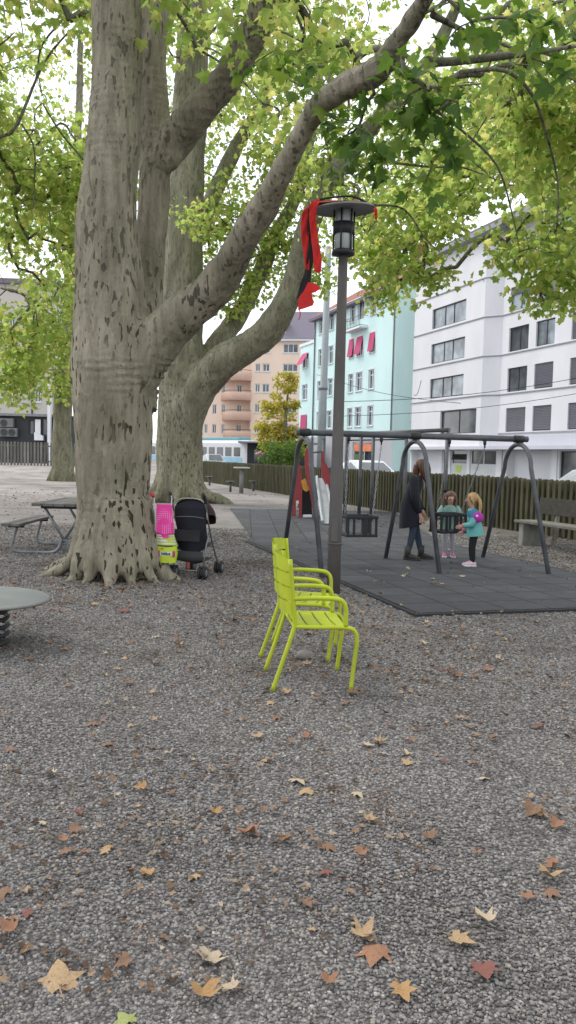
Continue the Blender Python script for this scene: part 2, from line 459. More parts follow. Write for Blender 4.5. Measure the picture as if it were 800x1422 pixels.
def gnoise(x, y): return np.array([noise.noise((a*.5, b*.5, 0))*.012 for a, b in zip(x, y)])*np.exp(-(x**2+(y-8)**2)/400)
A = rng.normal(size=(N,3,3)); Q, _ = np.linalg.qr(A)
jit = 1 + .28*(rng.random((N,12,1))-.5)*1.6
S = np.stack([rad*(.8+.6*rng.random(N)), rad*(.7+.5*rng.random(N)), rad*(.55+.5*rng.random(N))], -1)
pv = (iv[None]*jit)*S[:,None,:]
pv = np.einsum('nij,nkj->nki', Q, pv)
pv[:,:,2] *= .75
pv += np.stack([xx, yy, gnoise(xx, yy) + rad*.22], -1)[:,None,:]
pf = jf[None] + (np.arange(N)*12)[:,None,None]
M_peb = island_mat('pebbles', [(0,(.088,.081,.077)),(.3,(.152,.142,.135)),(.6,(.215,.202,.193)),(.85,(.285,.27,.26)),(.96,(.31,.27,.22)),(1,(.42,.40,.38))], veins=True)
o = mesh_arrays('gravel', pv.reshape(-1,3), pf.reshape(-1,3), M_peb, smooth=True)
tag(o, 'loose grey gravel stones covering the playground floor', 'gravel', kind='stuff')
# ------------------------------------------------------------------ trees
M_barkA = bark('plane_bark'); M_barkB = bark('plane_bark_far', (.255,.24,.17), (.145,.135,.09), .6, .45)
M_barkL = bark('plane_bark_limb', (.20,.19,.14), (.085,.08,.062), .75, .25, 1.0)
def fbm(p, o=3):
    s, a = 0, 1
    for i in range(o):
        s += a*noise.noise(p); p = p*2.03; a *= .5
    return s
def trunk_mesh(name, parent, tubes, voxel, mat, amp=.018, wr=None, base=None, base_r=.5, it=5):
    m = MB()
    for pts, rad in tubes:
        n = 6
        m.tube(bez(pts, n), interp(rad, n), 16)
    o = m.build(name, mat, parent)
    o.data.polygons.foreach_set('use_smooth', [True]*len(o.data.polygons))
    r = o.modifiers.new('r', 'REMESH'); r.mode = 'VOXEL'; r.voxel_size = voxel; r.use_smooth_shade = True
    sm = o.modifiers.new('s', 'SMOOTH'); sm.iterations = it; sm.factor = .6
    bake(o)
    me = o.data; n = len(me.vertices)
    co = np.empty(n*3, np.float32); me.vertices.foreach_get('co', co); co = co.reshape(-1,3)
    no = np.empty(n*3, np.float32); me.vertices.foreach_get('normal', no); no = no.reshape(-1,3)
    off = np.array(parent.location, np.float32)
    for i in range(n):
        p = Vector(co[i]); q = Vector((p.x*3.2, p.y*3.2, p.z*.9)) + Vector(off)*1.7
        d = amp*fbm(q, 3)
        d += amp*.55*noise.noise(Vector((p.x*9, p.y*9, p.z*2.2)))
        d += amp*1.3*noise.noise(Vector((p.x*1.3+7, p.y*1.3, p.z*.8)))
        if wr is not None:
            for zc, hw, am in wr:
                t = (p.z - zc)/hw
                if abs(t) < 1:
                    wv = math.sin((p.z + .09*noise.noise(p*1.6) + .03*noise.noise(p*5))*2*math.pi/.085)
                    msk = max(0, noise.noise(Vector((p.x*2.1, p.y*2.1, p.z*3.3))+Vector((3,1,9)))+.22)
                    d += am*(1-t*t)*max(0, wv)*min(1, msk*2.4)
        if base is not None and p.z < 1.5:
            a = math.atan2(p.y-base[1], p.x-base[0]); k = (1-p.z/1.5)
            d += .085*k*noise.noise(Vector((math.cos(a)*3.4, math.sin(a)*3.4, p.z*.5)))
        co[i] += no[i]*d
    me.vertices.foreach_set('co', co.ravel()); me.polygons.foreach_set('use_smooth', [True]*len(me.polygons)); me.update()
    return o
# leaf templates (length 1, blade in xy, y to the tip)
half = [(.10,-.05),(.30,-.10),(.52,.10),(.34,.24),(.60,.56),(.26,.52),(.17,.74)]
outl = [(0,0)] + half + [(0,1.04)] + [(-x,y) for x, y in half[::-1]]
LV = np.array([(0,.32,0.04)] + [(x, y, -.22*abs(x) - .16*max(0,y-.3)**2*2) for x, y in outl]); k_ = len(outl)
LF = np.array([(0, 1+i, 1+(i+1)%k_) for i in range(k_)])
outs = [(0,0),(.46,.05),(.38,.30),(.55,.62),(.27,.64),(0,1.0),(-.27,.64),(-.55,.62),(-.38,.30),(-.46,.05)]
SV = np.array([(0,.32,.03)] + [(x, y, -.2*abs(x) - .2*max(0,y-.3)**2) for x, y in outs]); ks_ = len(outs)
SF = np.array([(0, 1+i, 1+(i+1)%ks_) for i in range(ks_)])
def leaves_mesh(name, parent, pos, size, outward, mat, fine, spread=.75):
    n = len(pos); TV, TF = (LV, LF) if fine else (SV, SF)
    # tip direction: outward + down; blade normal: up-ish with scatter
    y = outward + rng.normal(size=(n,3))*.6; y[:,2] -= .55
    y /= np.linalg.norm(y, axis=1, keepdims=True)
    z = np.tile(np.array([0,0,1.0]), (n,1)) + rng.normal(size=(n,3))*spread
    z -= y*np.sum(y*z, 1, keepdims=True); z /= np.linalg.norm(z, axis=1, keepdims=True)
    x = np.cross(y, z)
    curl = .6 + .9*rng.random(n)
    T = np.tile(TV[None], (n,1,1)); T[:,:,2] *= curl[:,None]; T[:,:,0] *= (.85+.3*rng.random(n))[:,None]
    V = (T[:,:,0:1]*x[:,None] + T[:,:,1:2]*y[:,None] + T[:,:,2:3]*z[:,None])*size[:,None,None] + pos[:,None]
    Fc = TF[None] + (np.arange(n)*len(TV))[:,None,None]
    return mesh_arrays(name, V.reshape(-1,3), Fc.reshape(-1,3), mat, parent)
def gapmask(p, sc, off):
    return np.array([noise.noise(Vector(q)*sc + Vector(off)) for q in p])
def lobe_points(lobes, sc=.28, thr=-.12, off=(0,0,0)):
    out = []
    for c, r, n in lobes:
        k = n*3; d = rng.normal(size=(k,3)); d /= np.linalg.norm(d, axis=1, keepdims=True)
        rr = (.25 + .75*rng.random(k))**.6
        p = np.array(c) + d*rr[:,None]*np.array(r)
        p = p[gapmask(p, sc, off) > thr][:n]; out.append(p)
    return np.concatenate(out)
def branchwork(name, parent, seeds, clumps, mat, r0=.008, rmax=.06, sag=.12):
    """twigs: every clump hangs on the nearest earlier node"""
    nodes = [np.array(s) for s in seeds]; ns = len(nodes); par = [-1]*ns
    d0 = np.min(np.linalg.norm(clumps[:,None] - np.array(seeds)[None], axis=2), axis=1)
    order = np.argsort(d0); arr = np.zeros((ns+len(clumps), 3)); arr[:ns] = np.array(seeds); k = ns
    for i in order:
        c = clumps[i]; dd = np.linalg.norm(arr[:k] - c, axis=1)
        # prefer nodes nearer to the trunk
        j = int(np.argmin(dd + .0)); arr[k] = c; par.append(j); k += 1
    cnt = np.zeros(k)
    for i in range(k-1, ns-1, -1):
        cnt[i] += 1
        if par[i] >= ns: cnt[par[i]] += cnt[i]
    m = MB()
    for i in range(ns, k):
        a, b = Vector(arr[par[i]]), Vector(arr[i]); L = (b-a).length
        if L < .02: continue
        ra = min(rmax, r0*math.sqrt(cnt[i])*1.15); rb = min(rmax, r0*math.sqrt(max(1, cnt[i]-1)))
        pts = []
        s3 = 4 if L > .6 else 2
        jit = Vector(rng.normal(size=3))*L*.10
        for q in range(s3+1):
            t = q/s3; p = a.lerp(b, t) + jit*math.sin(t*math.pi); p.z += sag*L*math.sin(t*math.pi)
            pts.append(p)
        m.tube(pts, [ra+(rb-ra)*q/s3 for q in range(s3+1)], 5, caps=False)
    return m.build(name, mat, parent, fix=False)
def crown(tree, lobes, seeds, mat, per, crad, lsize, fine, limbmat, sc=.28, thr=-.12, off=(0,0,0), rmax=.05, extra=None, cull=None):
    cl = lobe_points(lobes, sc, thr, off)
    if cull is not None: cl = cl[cull(cl)]
    if extra is not None: cl = np.concatenate([cl, extra])
    branchwork('branches', tree, seeds, cl, limbmat, rmax=rmax)
    n = len(cl)*per
    d = rng.normal(size=(n,3)); d /= np.linalg.norm(d, axis=1, keepdims=True)
    rr = rng.random(n)**.45
    rel = d*rr[:,None]*np.array([crad, crad, crad*.62])*(.6+.7*np.repeat(rng.random(len(cl)), per))[:,None]
    pos = np.repeat(cl, per, axis=0) + rel
    keep = rng.random(n) < np.repeat(.45+.55*rng.random(len(cl)), per)
    pos, d = pos[keep], d[keep]; n = len(pos)
    if cull is not None:
        kk = cull(pos); pos, d = pos[kk], d[kk]; n = len(pos)
    sz = lsize*(.6+.65*rng.random(n))
    return leaves_mesh('crown', tree, pos, sz, d, mat, fine)
G1 = [(0,(.11,.165,.035)),(.5,(.18,.245,.05)),(.85,(.25,.30,.07)),(1,(.34,.32,.08))]
T1 = [(0,(.33,.49,.10)),(.4,(.50,.64,.15)),(.8,(.68,.75,.21)),(1,(.86,.78,.25))]
M_leaf = leafmat('plane_leaves', G1, T1, .62)
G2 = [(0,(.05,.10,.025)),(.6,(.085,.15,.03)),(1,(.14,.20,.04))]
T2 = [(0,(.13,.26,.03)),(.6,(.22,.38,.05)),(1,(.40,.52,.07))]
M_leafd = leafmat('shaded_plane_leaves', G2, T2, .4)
GY = [(0,(.17,.18,.03)),(.5,(.32,.28,.04)),(1,(.45,.34,.07))]
TY = [(0,(.4,.5,.06)),(.5,(.75,.66,.1)),(1,(.9,.7,.16))]
M_leafy = leafmat('yellow_leaves', GY, TY, .5)
# --- A: the big front plane tree
bA = G(160, 800)
A = thing('plane_tree', 'huge mottled plane tree with flared roots, nearest trunk beside the stroller', 'tree', bA)
def px(u, v, d): return P(u, v, d)
k = 10.1/F     # metres per pixel at the trunk
ta = [
 ([px(160,806,10.1), px(159,740,10.1), px(156,660,10.1), px(157,590,10.1), px(155,500,10.1), px(152,400,10.1), px(150,300,10.1), px(158,200,10.1), px(163,100,10.1), px(163,0,10.1), px(161,-150,10.1), px(158,-330,10.1)],
  [50*k, 51*k, 52*k, 54*k, 56*k, 47*k, 40*k, 35*k, 31*k, 30*k, 27*k, 22*k]),
 ([px(184,570,10.4), px(190,480,10.65), px(204,400,10.9), px(212,300,11.0), px(215,200,11.05), px(212,100,11.05), px(208,20,11.05), px(192,-60,11), px(178,-200,11)],
  [38*k, 30*k, 25*k, 24*k, 24*k, 21*k, 20*k, 17*k, 12*k]),
 ([px(206,70,11.05), px(222,30,11.1), px(236,-30,11.2), px(250,-150,11.3)], [17*k, 14*k, 12*k, 9*k]),
 ([px(212,232,11.0), px(236,205,11.0), px(270,162,10.8), px(305,120,10.55), px(340,70,10.2), px(362,20,10), px(380,-60,9.8), px(400,-160,9.6)],
  [24*k, 25*k, 23*k, 22*k, 22*k, 21*k, 19*k, 15*k]),
]
for u, v, r in ((244,222,17),):
    ta.append(([px(u-6,v,10.9), px(u+2,v+6,10.9)], [r*k, r*k*.7]))
# buttress roots
rc = Vector((bA.x, bA.y, 0))
roots = [(-168,.78,.12),(-136,.52,.10),(-112,.56,.12),(-84,.60,.14),(-60,.52,.11),(-36,.62,.12),(-10,.62,.11),(28,.65,.13),(70,.9,.17),(115,.9,.15),(155,.95,.15)]
for a, L, r in roots:
    dr = Vector((math.cos(R(a)), math.sin(R(a)), 0))
    ta.append(([rc + dr*.34 + Vector((0,0,.95)), rc + dr*.42 + Vector((0,0,.48)), rc + dr*.53 + Vector((0,0,.18)), rc + dr*(L*.8+.15) + Vector((0,0,.03)), rc + dr*(L+.25) + Vector((0,0,-.08))],
               [r*1.05, r*1.0, r*.9, r*.62, r*.3]))
limbA = [px(165,545,10.1), px(205,490,10.0), px(240,450,9.9), px(300,396,9.6), px(332,345,9.3), px(380,265,8.8), px(430,165,8.2), px(468,128,7.9), px(520,100,7.6), px(560,45,7.3), px(592,-10,7.0), px(630,-90,6.7), px(680,-200,6.4)]
kr = [10.1,10,9.9,9.6,9.3,8.8,8.2,7.9,7.6,7.3,7.0,6.7,6.4]
limbAr = [40*k, 37*k] + [r*d/F for r, d in zip([30,25,20,18,17,17.5,16.5,15,14,12,9], kr[2:])]
ta.append((limbA, limbAr))
ta.append(([px(300,400,9.6), px(312,392,9.5), px(318,396,9.45)], [17*k, 16*k, 10*k]))   # knot stub at the elbow
wrA = [(2.38,.30,.034), (3.1,.4,.006), (.85,.5,.010), (5.1,.8,.012), (6.2,.7,.012)]
trunk_mesh('trunk', A, ta, .03, M_barkA, .028, wrA, (0,0), .5, 8)
# --- B: the plane tree behind it
bB = G(250, 697); dB = bB.y; kb = dB/F
B = thing('plane_tree', 'second plane tree forking low, standing behind the biggest trunk and the stroller', 'tree', bB)
def pb(u, v, dd=0): return P(u, v, dB+dd)
tb = [
 ([pb(250,702), pb(250,660), pb(249,600), pb(252,540), pb(252,480), pb(253,400), pb(254,300), pb(260,200), pb(266,100), pb(268,0), pb(268,-150)],
  [34*kb, 33*kb, 31.5*kb, 32*kb, 30*kb, 29*kb, 28*kb, 25*kb, 22*kb, 20*kb, 14*kb]),
 ([pb(252,640,-.1), pb(262,565,-.3), pb(296,515,-.6), pb(335,487,-.9), pb(370,462,-1.1), pb(400,415,-1.3), pb(416,365,-1.5), pb(434,300,-1.7), pb(468,235,-2), pb(520,172,-2.4), pb(580,105,-2.8), pb(625,30,-3.2), pb(660,-60,-3.6)],
  [24*kb, 27*kb, 24*kb, 21*kb, 19.5*kb, 18*kb, 16*kb, 14*kb, 12.5*kb, 11*kb, 9*kb, 7*kb, 5*kb]),
 ([pb(270,525,.3), pb(300,480,.6), pb(330,440,.9), pb(352,400,1.1), pb(382,330,1.4), pb(410,275,1.7), pb(430,200,2), pb(445,100,2.3), pb(455,-20,2.6)],
  [18*kb, 15*kb, 14*kb, 12.5*kb, 11*kb, 9.5*kb, 8*kb, 7*kb, 5*kb]),
 ([pb(272,330,.8), pb(300,262,1.5), pb(330,200,2), pb(362,150,2.4), pb(382,100,2.7), pb(392,40,3), pb(398,-40,3.3)],
  [14*kb, 12*kb, 11*kb, 10*kb, 9*kb, 8*kb, 6*kb]),
]
for a, L, r in ((-20,1.5,.3),(-50,1.0,.28),(-90,.9,.3),(-130,1.0,.3),(180,1.0,.3),(40,1.2,.3),(100,1,.3)):
    dr = Vector((math.cos(R(a)), math.sin(R(a)), 0)); c = Vector((bB.x, bB.y, 0))
    tb.append(([c + dr*.45 + Vector((0,0,1.1)), c + dr*.72 + Vector((0,0,.35)), c + dr*(L+.1) + Vector((0,0,.05)), c + dr*(L+.5) + Vector((0,0,-.1))], [r, r*.8, r*.5, r*.2]))
trunk_mesh('trunk', B, tb, .055, M_barkB, .03, [(1.6,.8,.02),(3.5,.7,.02)], (0,0), .8, 14)
# --- C: far-left plane tree
bC = G(88, 668); dC = bC.y; kc = dC/F
C = thing('plane_tree', 'slender far plane tree in front of the grey slat fence and air conditioners', 'tree', bC)
def pc(u, v, dd=0): return P(u, v, dC+dd)
tc_ = [([pc(88,672), pc(87,640), pc(86,590), pc(89,540), pc(94,480), pc(98,420), pc(100,340), pc(104,250), pc(110,150), pc(112,20)], [18*kc, 15*kc, 13*kc, 13*kc, 11*kc, 10*kc, 8*kc, 6*kc, 5*kc, 3*kc]),
       ([pc(98,410), pc(90,340,-.5), pc(72,270,-1), pc(50,180,-1.5)], [6*kc, 5*kc, 4*kc, 3*kc]),
       ([pc(94,480), pc(70,440,-2), pc(35,410,-4), pc(0,400,-6)], [6*kc, 4*kc, 3*kc, 2*kc])]
for a in (-20,-70,-115,-160,60,120):
    dr = Vector((math.cos(R(a)), math.sin(R(a)), 0)); c = Vector(bC)
    tc_.append(([c + dr*.4 + Vector((0,0,.7)), c + dr*.62 + Vector((0,0,.2)), c + dr*.85 + Vector((0,0,-.05))], [.2,.17,.08]))
trunk_mesh('trunk', C, tc_, .07, M_barkB, .03)
# --- D, E: trunks out of the frame whose branches reach into it
def off_tree(x, y, label, h=9):
    t = thing('plane_tree', label, 'tree', (x, y, 0)); b = Vector((x, y, 0))
    trunk_mesh('trunk', t, [([b + Vector((0,0,-.1)), b + Vector((.05,0,1.2)), b + Vector((0,.1,4)), b + Vector((.2,0,h))], [.55,.42,.36,.2])], .06, M_barkB, .03)
    return t
# crowns --------------------------------------------------------------
def seedline(pts, n=5, jump=1): return [tuple(p) for p in bez(pts, n)][::jump]
def spx(u, v, d, s): return (tuple(P(u, v, d)), s)
def L_(u, v, d, rx, ry, rz, n): return (tuple(P(u, v, d)), (rx, ry, rz), n)
# region of the limbs/trunk kept clear of big leaf clumps close in front of the viewer
sA = seedline(limbA, 3) + seedline(ta[3][0], 3) + seedline(ta[1][0][4:], 3) + seedline(ta[0][0][7:], 3)
# A: crown above, overhang to the right, near drooping sprays
lobA = [
 L_(560,-60,9.5, 3.2,2.5,1.2, 60), L_(700,60,13, 3.2,2.5,2.0, 60), L_(650,190,14.5, 2.4,2.0,1.5, 40),
 L_(380,-120,13, 3.5,3,1.2, 50), L_(100,-120,11, 3.5,3,1.2, 46), L_(450,60,14, 2.2,2,1.6, 26),
]
def cullA(p):
    return p[:,2] > 3.6
crown(A, lobA, sA, M_leaf, 42, .62, .13, True, M_barkL, thr=-.08, off=(1,2,3), rmax=.05, cull=cullA)
# dark leafy sprays hanging from the big limb, close to the viewer
spr = []
for u, v, d in ((395,95,8.6),(420,120,8.4),(450,92,8.2),(476,190,7.9),(500,172,7.8),(520,210,7.6),(548,190,7.4),(560,150,7.2),(590,120,7.1),(575,175,7.4),(600,160,7.2),
                (540,235,7.7),(480,225,8.0),(462,170,8.1),(455,130,8.0),(520,130,7.6),(560,105,7.2),(625,140,7.1),(640,170,7.3),(615,205,7.5),(590,255,7.7),(640,205,7.4),(505,235,8.0),
                (655,30,6.9),(700,25,6.9),(745,40,6.9),(780,30,6.9),(790,110,6.9),(735,80,7.0),(350,90,8.9),(610,70,6.9)):
    spr.append(tuple(P(u, v, d)))
spr = np.array(spr); sS = seedline(limbA, 6)
branchwork('branches', A, sS, spr, M_barkL, r0=.006, rmax=.03)
per = 11; n = len(spr)*per
d_ = rng.normal(size=(n,3)); d_ /= np.linalg.norm(d_, axis=1, keepdims=True)
pos = np.repeat(spr, per, axis=0) + d_*(rng.random(n)**.5)[:,None]*np.array([.23,.23,.17])
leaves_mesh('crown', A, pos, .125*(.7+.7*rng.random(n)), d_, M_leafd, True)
# long dark branches seen against the light at the upper right
mb = MB()
for pts, ra in (([P(592,85,7.1), P(620,86,7.2), P(680,80,7.3), P(750,72,7.4), P(820,60,7.5)], [.042,.036,.034,.022,.012]),
                ([P(600,20,7.1), P(650,45,7.4), P(700,62,7.8), P(760,90,8.2), P(810,120,8.4)], [.03,.018,.014,.01,.006]),
                ([P(640,100,9), P(700,98,9.5), P(738,130,10), P(760,190,10.6), P(775,260,11), P(772,330,11.2)], [.026,.022,.02,.017,.013,.006]),
                ([P(600,150,11), P(640,180,11.5), P(690,230,12), P(712,300,12.4), P(722,350,12.6)], [.022,.018,.016,.012,.006]),
                ([P(540,225,12), P(600,232,12.5), P(640,232,12.8), P(690,250,13)], [.02,.017,.014,.006]),
                ([P(515,285,13), P(560,290,13.3), P(590,330,13.6), P(610,350,13.8)], [.02,.016,.013,.006]),
                ([P(450,215,10), P(447,250,10.1), P(440,290,10.2)], [.012,.009,.005])):
    mb = MB(); mb.tube(bez(pts, 5), interp(ra, 5), 6); mb.build('branch', M_barkL, A)
# B: broad crown behind, hanging low to the right over the swing
sB = []
for t in tb[:4]: sB += seedline(t[0][-5:], 3)
lobB = [
 L_(640,330,19, 2.6,2.4,1.3, 64), L_(560,300,21, 2.2,2.5,1.6, 44), L_(720,290,19, 2.6,2.5,1.7, 66), L_(770,350,17, 1.6,2,1.0, 40),
 L_(690,380,18, 1.2,1.6,.55, 22), L_(610,400,18.5, .9,1.2,.45, 16), L_(790,400,16.5, .8,1,.4, 12), L_(750,150,20, 3.0,3.0,2.4, 66),
 L_(640,150,23, 3.2,3.0,2.6, 66), L_(520,240,25, 2.6,2.5,2.0, 46), L_(440,150,26, 3.0,3,2.6, 56), L_(330,60,27, 3.6,3,2.8, 56),
 L_(370,260,26, 2.2,2.5,2.2, 34), L_(360,395,25.5, 1.1,1.2,.8, 14), L_(540,60,25, 3.5,3.0,2.2, 60), L_(700,20,24, 4,3,2.4, 66),
 L_(480,370,27, 1.2,1.5,.9, 14), L_(325,400,26, .9,1,1.0, 14), L_(345,330,27, 1.4,1.2,1.4, 22), L_(395,370,27, 1.3,1,1.4, 16), L_(300,350,28, 1.2,1,1.6, 14), L_(440,330,28, 1.6,1.5,1.8, 22), L_(520,400,26, 1.0,1,.7, 12),  L_(280,270,24, .9,1,1.6, 10), L_(240,300,27, 2,1,2, 10), L_(305,190,29, 1.4,1.5,2.6, 30), L_(330,300,30, 1.4,1.2,1.6, 18), L_(410,220,29, 1.6,1.2,2, 22), L_(250,120,30, 2.4,1.5,2.4, 20),
]
def cullB(p):
    return p[:,2] > 3.0
crown(B, lobB, sB, M_leaf, 43, .72, .145, False, M_barkL, sc=.33, thr=-.06, off=(4,8,1), rmax=.06, cull=cullB)
# C and the trees at the left
sC = []
for t in tc_[:3]: sC += seedline(t[0][-4:], 3)
lobC = [L_(40,300,40, 4.5,4,4.5, 80), L_(30,470,38, 3.2,3,1.3, 40), L_(75,520,41, 1.8,1.5,1.2, 22), L_(20,140,42, 5,4,4, 60), L_(10,540,36, 1.6,1.5,.9, 16), L_(30,420,37, 3.0,2,1.8, 30), L_(60,480,39, 2.4,2,1.6, 24), L_(15,500,37, 2.0,2,1.2, 18), L_(75,380,40, 2.2,2,2.2, 30), L_(100,250,42, 3,3,5, 30), L_(110,420,43, 1.2,1.5,1.5, 10)]
crown(C, lobC, sC, M_leaf, 37, 1.0, .22, False, M_barkL, sc=.25, thr=-.05, off=(9,3,2), rmax=.09, cull=lambda p: p[:,2] > 2.4)
D = off_tree(-8.6, 14.5, 'plane tree just outside the left edge with branches drooping into view')
sD = [(-8.5,14.5,6+.4*i) for i in range(8)]
lobD = [L_(30,60,14, 2.4,2.2,2.0, 66), L_(70,180,15, 2.2,2,1.6, 56), L_(20,260,15.5, 2.0,2,1.4, 46), L_(60,330,17, 1.6,1.8,1.0, 26), L_(0,400,16, 1.0,1.4,.7, 16), L_(100,20,15, 2,2,1.5, 30), (tuple(Vector((-8.5,14,8.5))), (4,4,2), 60)]
crown(D, lobD, sD, M_leaf, 46, .62, .122, True, M_barkL, sc=.33, thr=-.06, off=(2,7,5), rmax=.05, cull=lambda p: p[:,2] > 3.4)
mb = MB()
for pts, ra in (([P(-60,210,13), P(0,190,13.2), P(22,175,13.3), P(60,90,13.6), P(95,45,13.8), P(112,35,14)], [.03,.026,.024,.02,.014,.008]),
                ([P(-40,80,12), P(0,62,12.3), P(20,45,12.5)], [.02,.016,.008]),
                ([P(25,175,13.3), P(50,110,13.5), P(60,60,13.6), P(110,5,13.8)], [.012,.016,.016,.014]),
                ([P(30,172,13.3), P(48,210,13.4), P(46,290,13.5)], [.016,.013,.006]),
                ([P(60,145,14), P(85,185,14.1), P(116,222,14.2)], [.014,.016,.016])):
    mb = MB(); mb.tube(bez(pts, 5), interp(ra, 5), 6); mb.build('branch', M_barkL, D)
# off-frame tree to the right of the playground: its canopy shades the yard
E = off_tree(8.2, 9.0, 'plane tree just outside the right edge beside the bench')
sE = [(8.2,9,5+.4*i) for i in range(8)]
lobE = [((6.5,9,7.4), (3.4,3.5,1.6), 70), ((4.6,12.5,7.0), (2.2,2.5,1.4), 40)]
crown(E, lobE, sE, M_leaf, 50, .62, .17, False, M_barkL, sc=.33, thr=-.06, off=(5,5,5), cull=lambda p: (p[:,2] > 5.0))
# thin canopy over the viewer's side of the yard (above the frame)
# ------------------------------------------------------------------ fences
M_stake = wood_mat('stake_wood', (.045,.039,.026), (.145,.128,.085), 9, (1,1,.15), (.075,.085,.035))
M_stakefar = wood_mat('grey_fence_wood', (.13,.12,.11), (.24,.225,.2), 9, (1,1,.15))
def stake_fence(name, label, a, b, h, pitch, wd, mat, railoff, zf=None, th=.035, back=0.0):
    t = thing(name, label, 'fence', (a.x, a.y, 0))
    d = (b-a); L = d.length; d.normalize(); nrm = Vector((-d.y, d.x, 0))
    m = MB(); n = int(L/pitch)
    for i in range(n):
        p = a + d*(pitch*(i+.5)); p = p + nrm*(back if i % 2 else 0); z0 = float(zf(p.x, p.y)) if zf else 0
        hh = h + rng.normal()*.012; lean = rng.normal()*.008; wq = wd*(.9+.2*rng.random())
        rot = Matrix((d, nrm, Vector((0,0,1)))).transposed() @ Matrix.Rotation(lean, 3, 'Y')
        bs = Vector((p.x, p.y, z0 - .03))
        prof = [(-wq/2,-th),(wq/2,-th),(wq/2,th*.2),(wq*.3,th),(-wq*.3,th),(-wq/2,th*.2)]
        vs = []
        for zz, s in ((0,1),(hh-.05,1),(hh,.55)):
            vs += [bs + rot @ Vector((x*s, y*s, zz)) for x, y in prof]
        fs = [(j, (j+1)%6, 6+(j+1)%6, 6+j) for j in range(6)] + [(6+j, 6+(j+1)%6, 12+(j+1)%6, 12+j) for j in range(6)] + [tuple(12+j for j in range(6))]
        m.add(vs, fs)
    m.build('stakes', mat, t, fix=False)
    for zz in (.28, h-.28):
        r = MB(); K = 24
        for i in range(K):
            p = a + d*(L*i/K); q = a + d*(L*(i+1)/K)
            zp = float(zf(p.x,p.y)) if zf else 0; zq = float(zf(q.x,q.y)) if zf else 0
            off = nrm*railoff
            r.beam((p.x+off.x, p.y+off.y, zp+zz), (q.x+off.x, q.y+off.y, zq+zz), .05, .09)
        r.build('rail', mat, t)
    return t
stake_fence('stake_fence', 'long mossy brown fence of close wooden stakes along the street', G(268,666), F0 - FD*9, 1.2, .092, .088, M_stake, -.06, back=-.12)
dl = 55.0
fa, fb = P(-60,646,dl), P(150,646,dl); fa.z = fb.z = 0
stake_fence('slat_fence', 'grey fence of narrow upright slats below the air conditioners', fa, fb, 1.58, .22, .13, M_stakefar, .08, gz, .03)
# ------------------------------------------------------------------ lime chairs
def make_chair(label, grp):
    t = thing('armchair', label, 'chair', (0,0,0), 0, grp)   # faces +X, local frame
    Wd = .52
    m = MB(); x0, x1, z = -.125, .235, .425
    n = 4; sw = (x1-x0)/n
    for i in range(n):     # slats run across (y), curved lip at the front
        a, b = x0+sw*i+.005, x0+sw*(i+1)-.005
        g = []
        for xx_, zz_ in ((a, z+(.012 if i == 0 else 0)), ((a+b)/2, z-.003), (b, z-(.014 if i == n-1 else 0))):
            g.append([Vector((xx_, -Wd/2+.03 + (Wd-.06)*q/6, zz_ - .012*math.sin(math.pi*q/6))) for q in range(7)])
        m.sheet(g); m.sheet([[p - Vector((0,0,.007)) for p in r] for r in g])
    m.build('seat', M_lime, t)
    m = MB()               # backrest: curved slats between the uprights
    n = 4
    for i in range(n):
        z0, z1 = .49 + i*.094, .49 + (i+1)*.094 - .013
        g = []
        for zz_ in (z0, (z0+z1)/2, z1):
            lean = -.132 - (zz_-.43)*.085
            up_ = .022 if i == n-1 and zz_ == z1 else 0
            g.append([Vector((lean - .055*math.sin(math.pi*q/8), -Wd/2+.02 + (Wd-.04)*q/8, zz_ + up_*math.sin(math.pi*q/8))) for q in range(9)])
        m.sheet(g); m.sheet([[p - Vector((.007,0,0)) for p in r] for r in g])
    m.build('backrest', M_lime, t)
    for s in (-1, 1):
        y = s*(Wd/2 - .012)
        m = MB()   # rear leg runs up as the back upright
        m.tube(bez([(-.262, y*1.02, 0), (-.195, y, .2), (-.135, y, .39), (-.126, y, .46), (-.142, y, .62), (-.165, y, .852)], 4), .0145, 8)
        m.build('leg', M_lime, t)
        m = MB()
        m.tube(bez([(.250, y*1.02, 0), (.268, y, .18), (.282, y, .32), (.268, y, .385), (.215, y, .412), (.05, y, .415), (-.13, y, .42)], 4), .0145, 8)
        m.build('leg', M_lime, t)
        m = MB()
        m.tube(bez([(-.14, y, .60), (-.02, y*1.03, .606), (.12, y*1.03, .602), (.178, y*1.03, .585), (.203, y*1.02, .535), (.205, y, .42)], 5), .0155, 8)
        m.build('armrest', M_lime, t)
    m = MB(); m.tube([(-.12,-Wd/2+.02,.408),(-.12,Wd/2-.02,.408)], .011, 8); m.build('seat_rail', M_lime, t)
    m = MB(); m.tube([(.18,-Wd/2+.02,.398),(.18,Wd/2-.02,.398)], .011, 8); m.build('seat_rail', M_lime, t)
    return t
ch = make_chair('lime green metal armchair nearest the viewer, in front of the lamp post', 'lime green armchairs')
ch.location = (.155, 5.50, .0); ch.rotation_euler = (0,0,R(7))
ch2 = copy_tree(ch); ch2['label'] = 'lime green metal armchair half hidden behind the other chair'
ch2.location = (.115, 6.33, .0); ch2.rotation_euler = (0,0,R(-9))
# stone beneath the front chair
m = MB(); m.ball((0,0,.035), (.055,.045,.04), 10, 7)
st = m.build('stone', paint('stone', (.22,.20,.185), .85, .2, 20, bump=.4)); st.location = G(422,916)
tag(st, 'smooth round stone on the gravel under the front chair', 'stone')
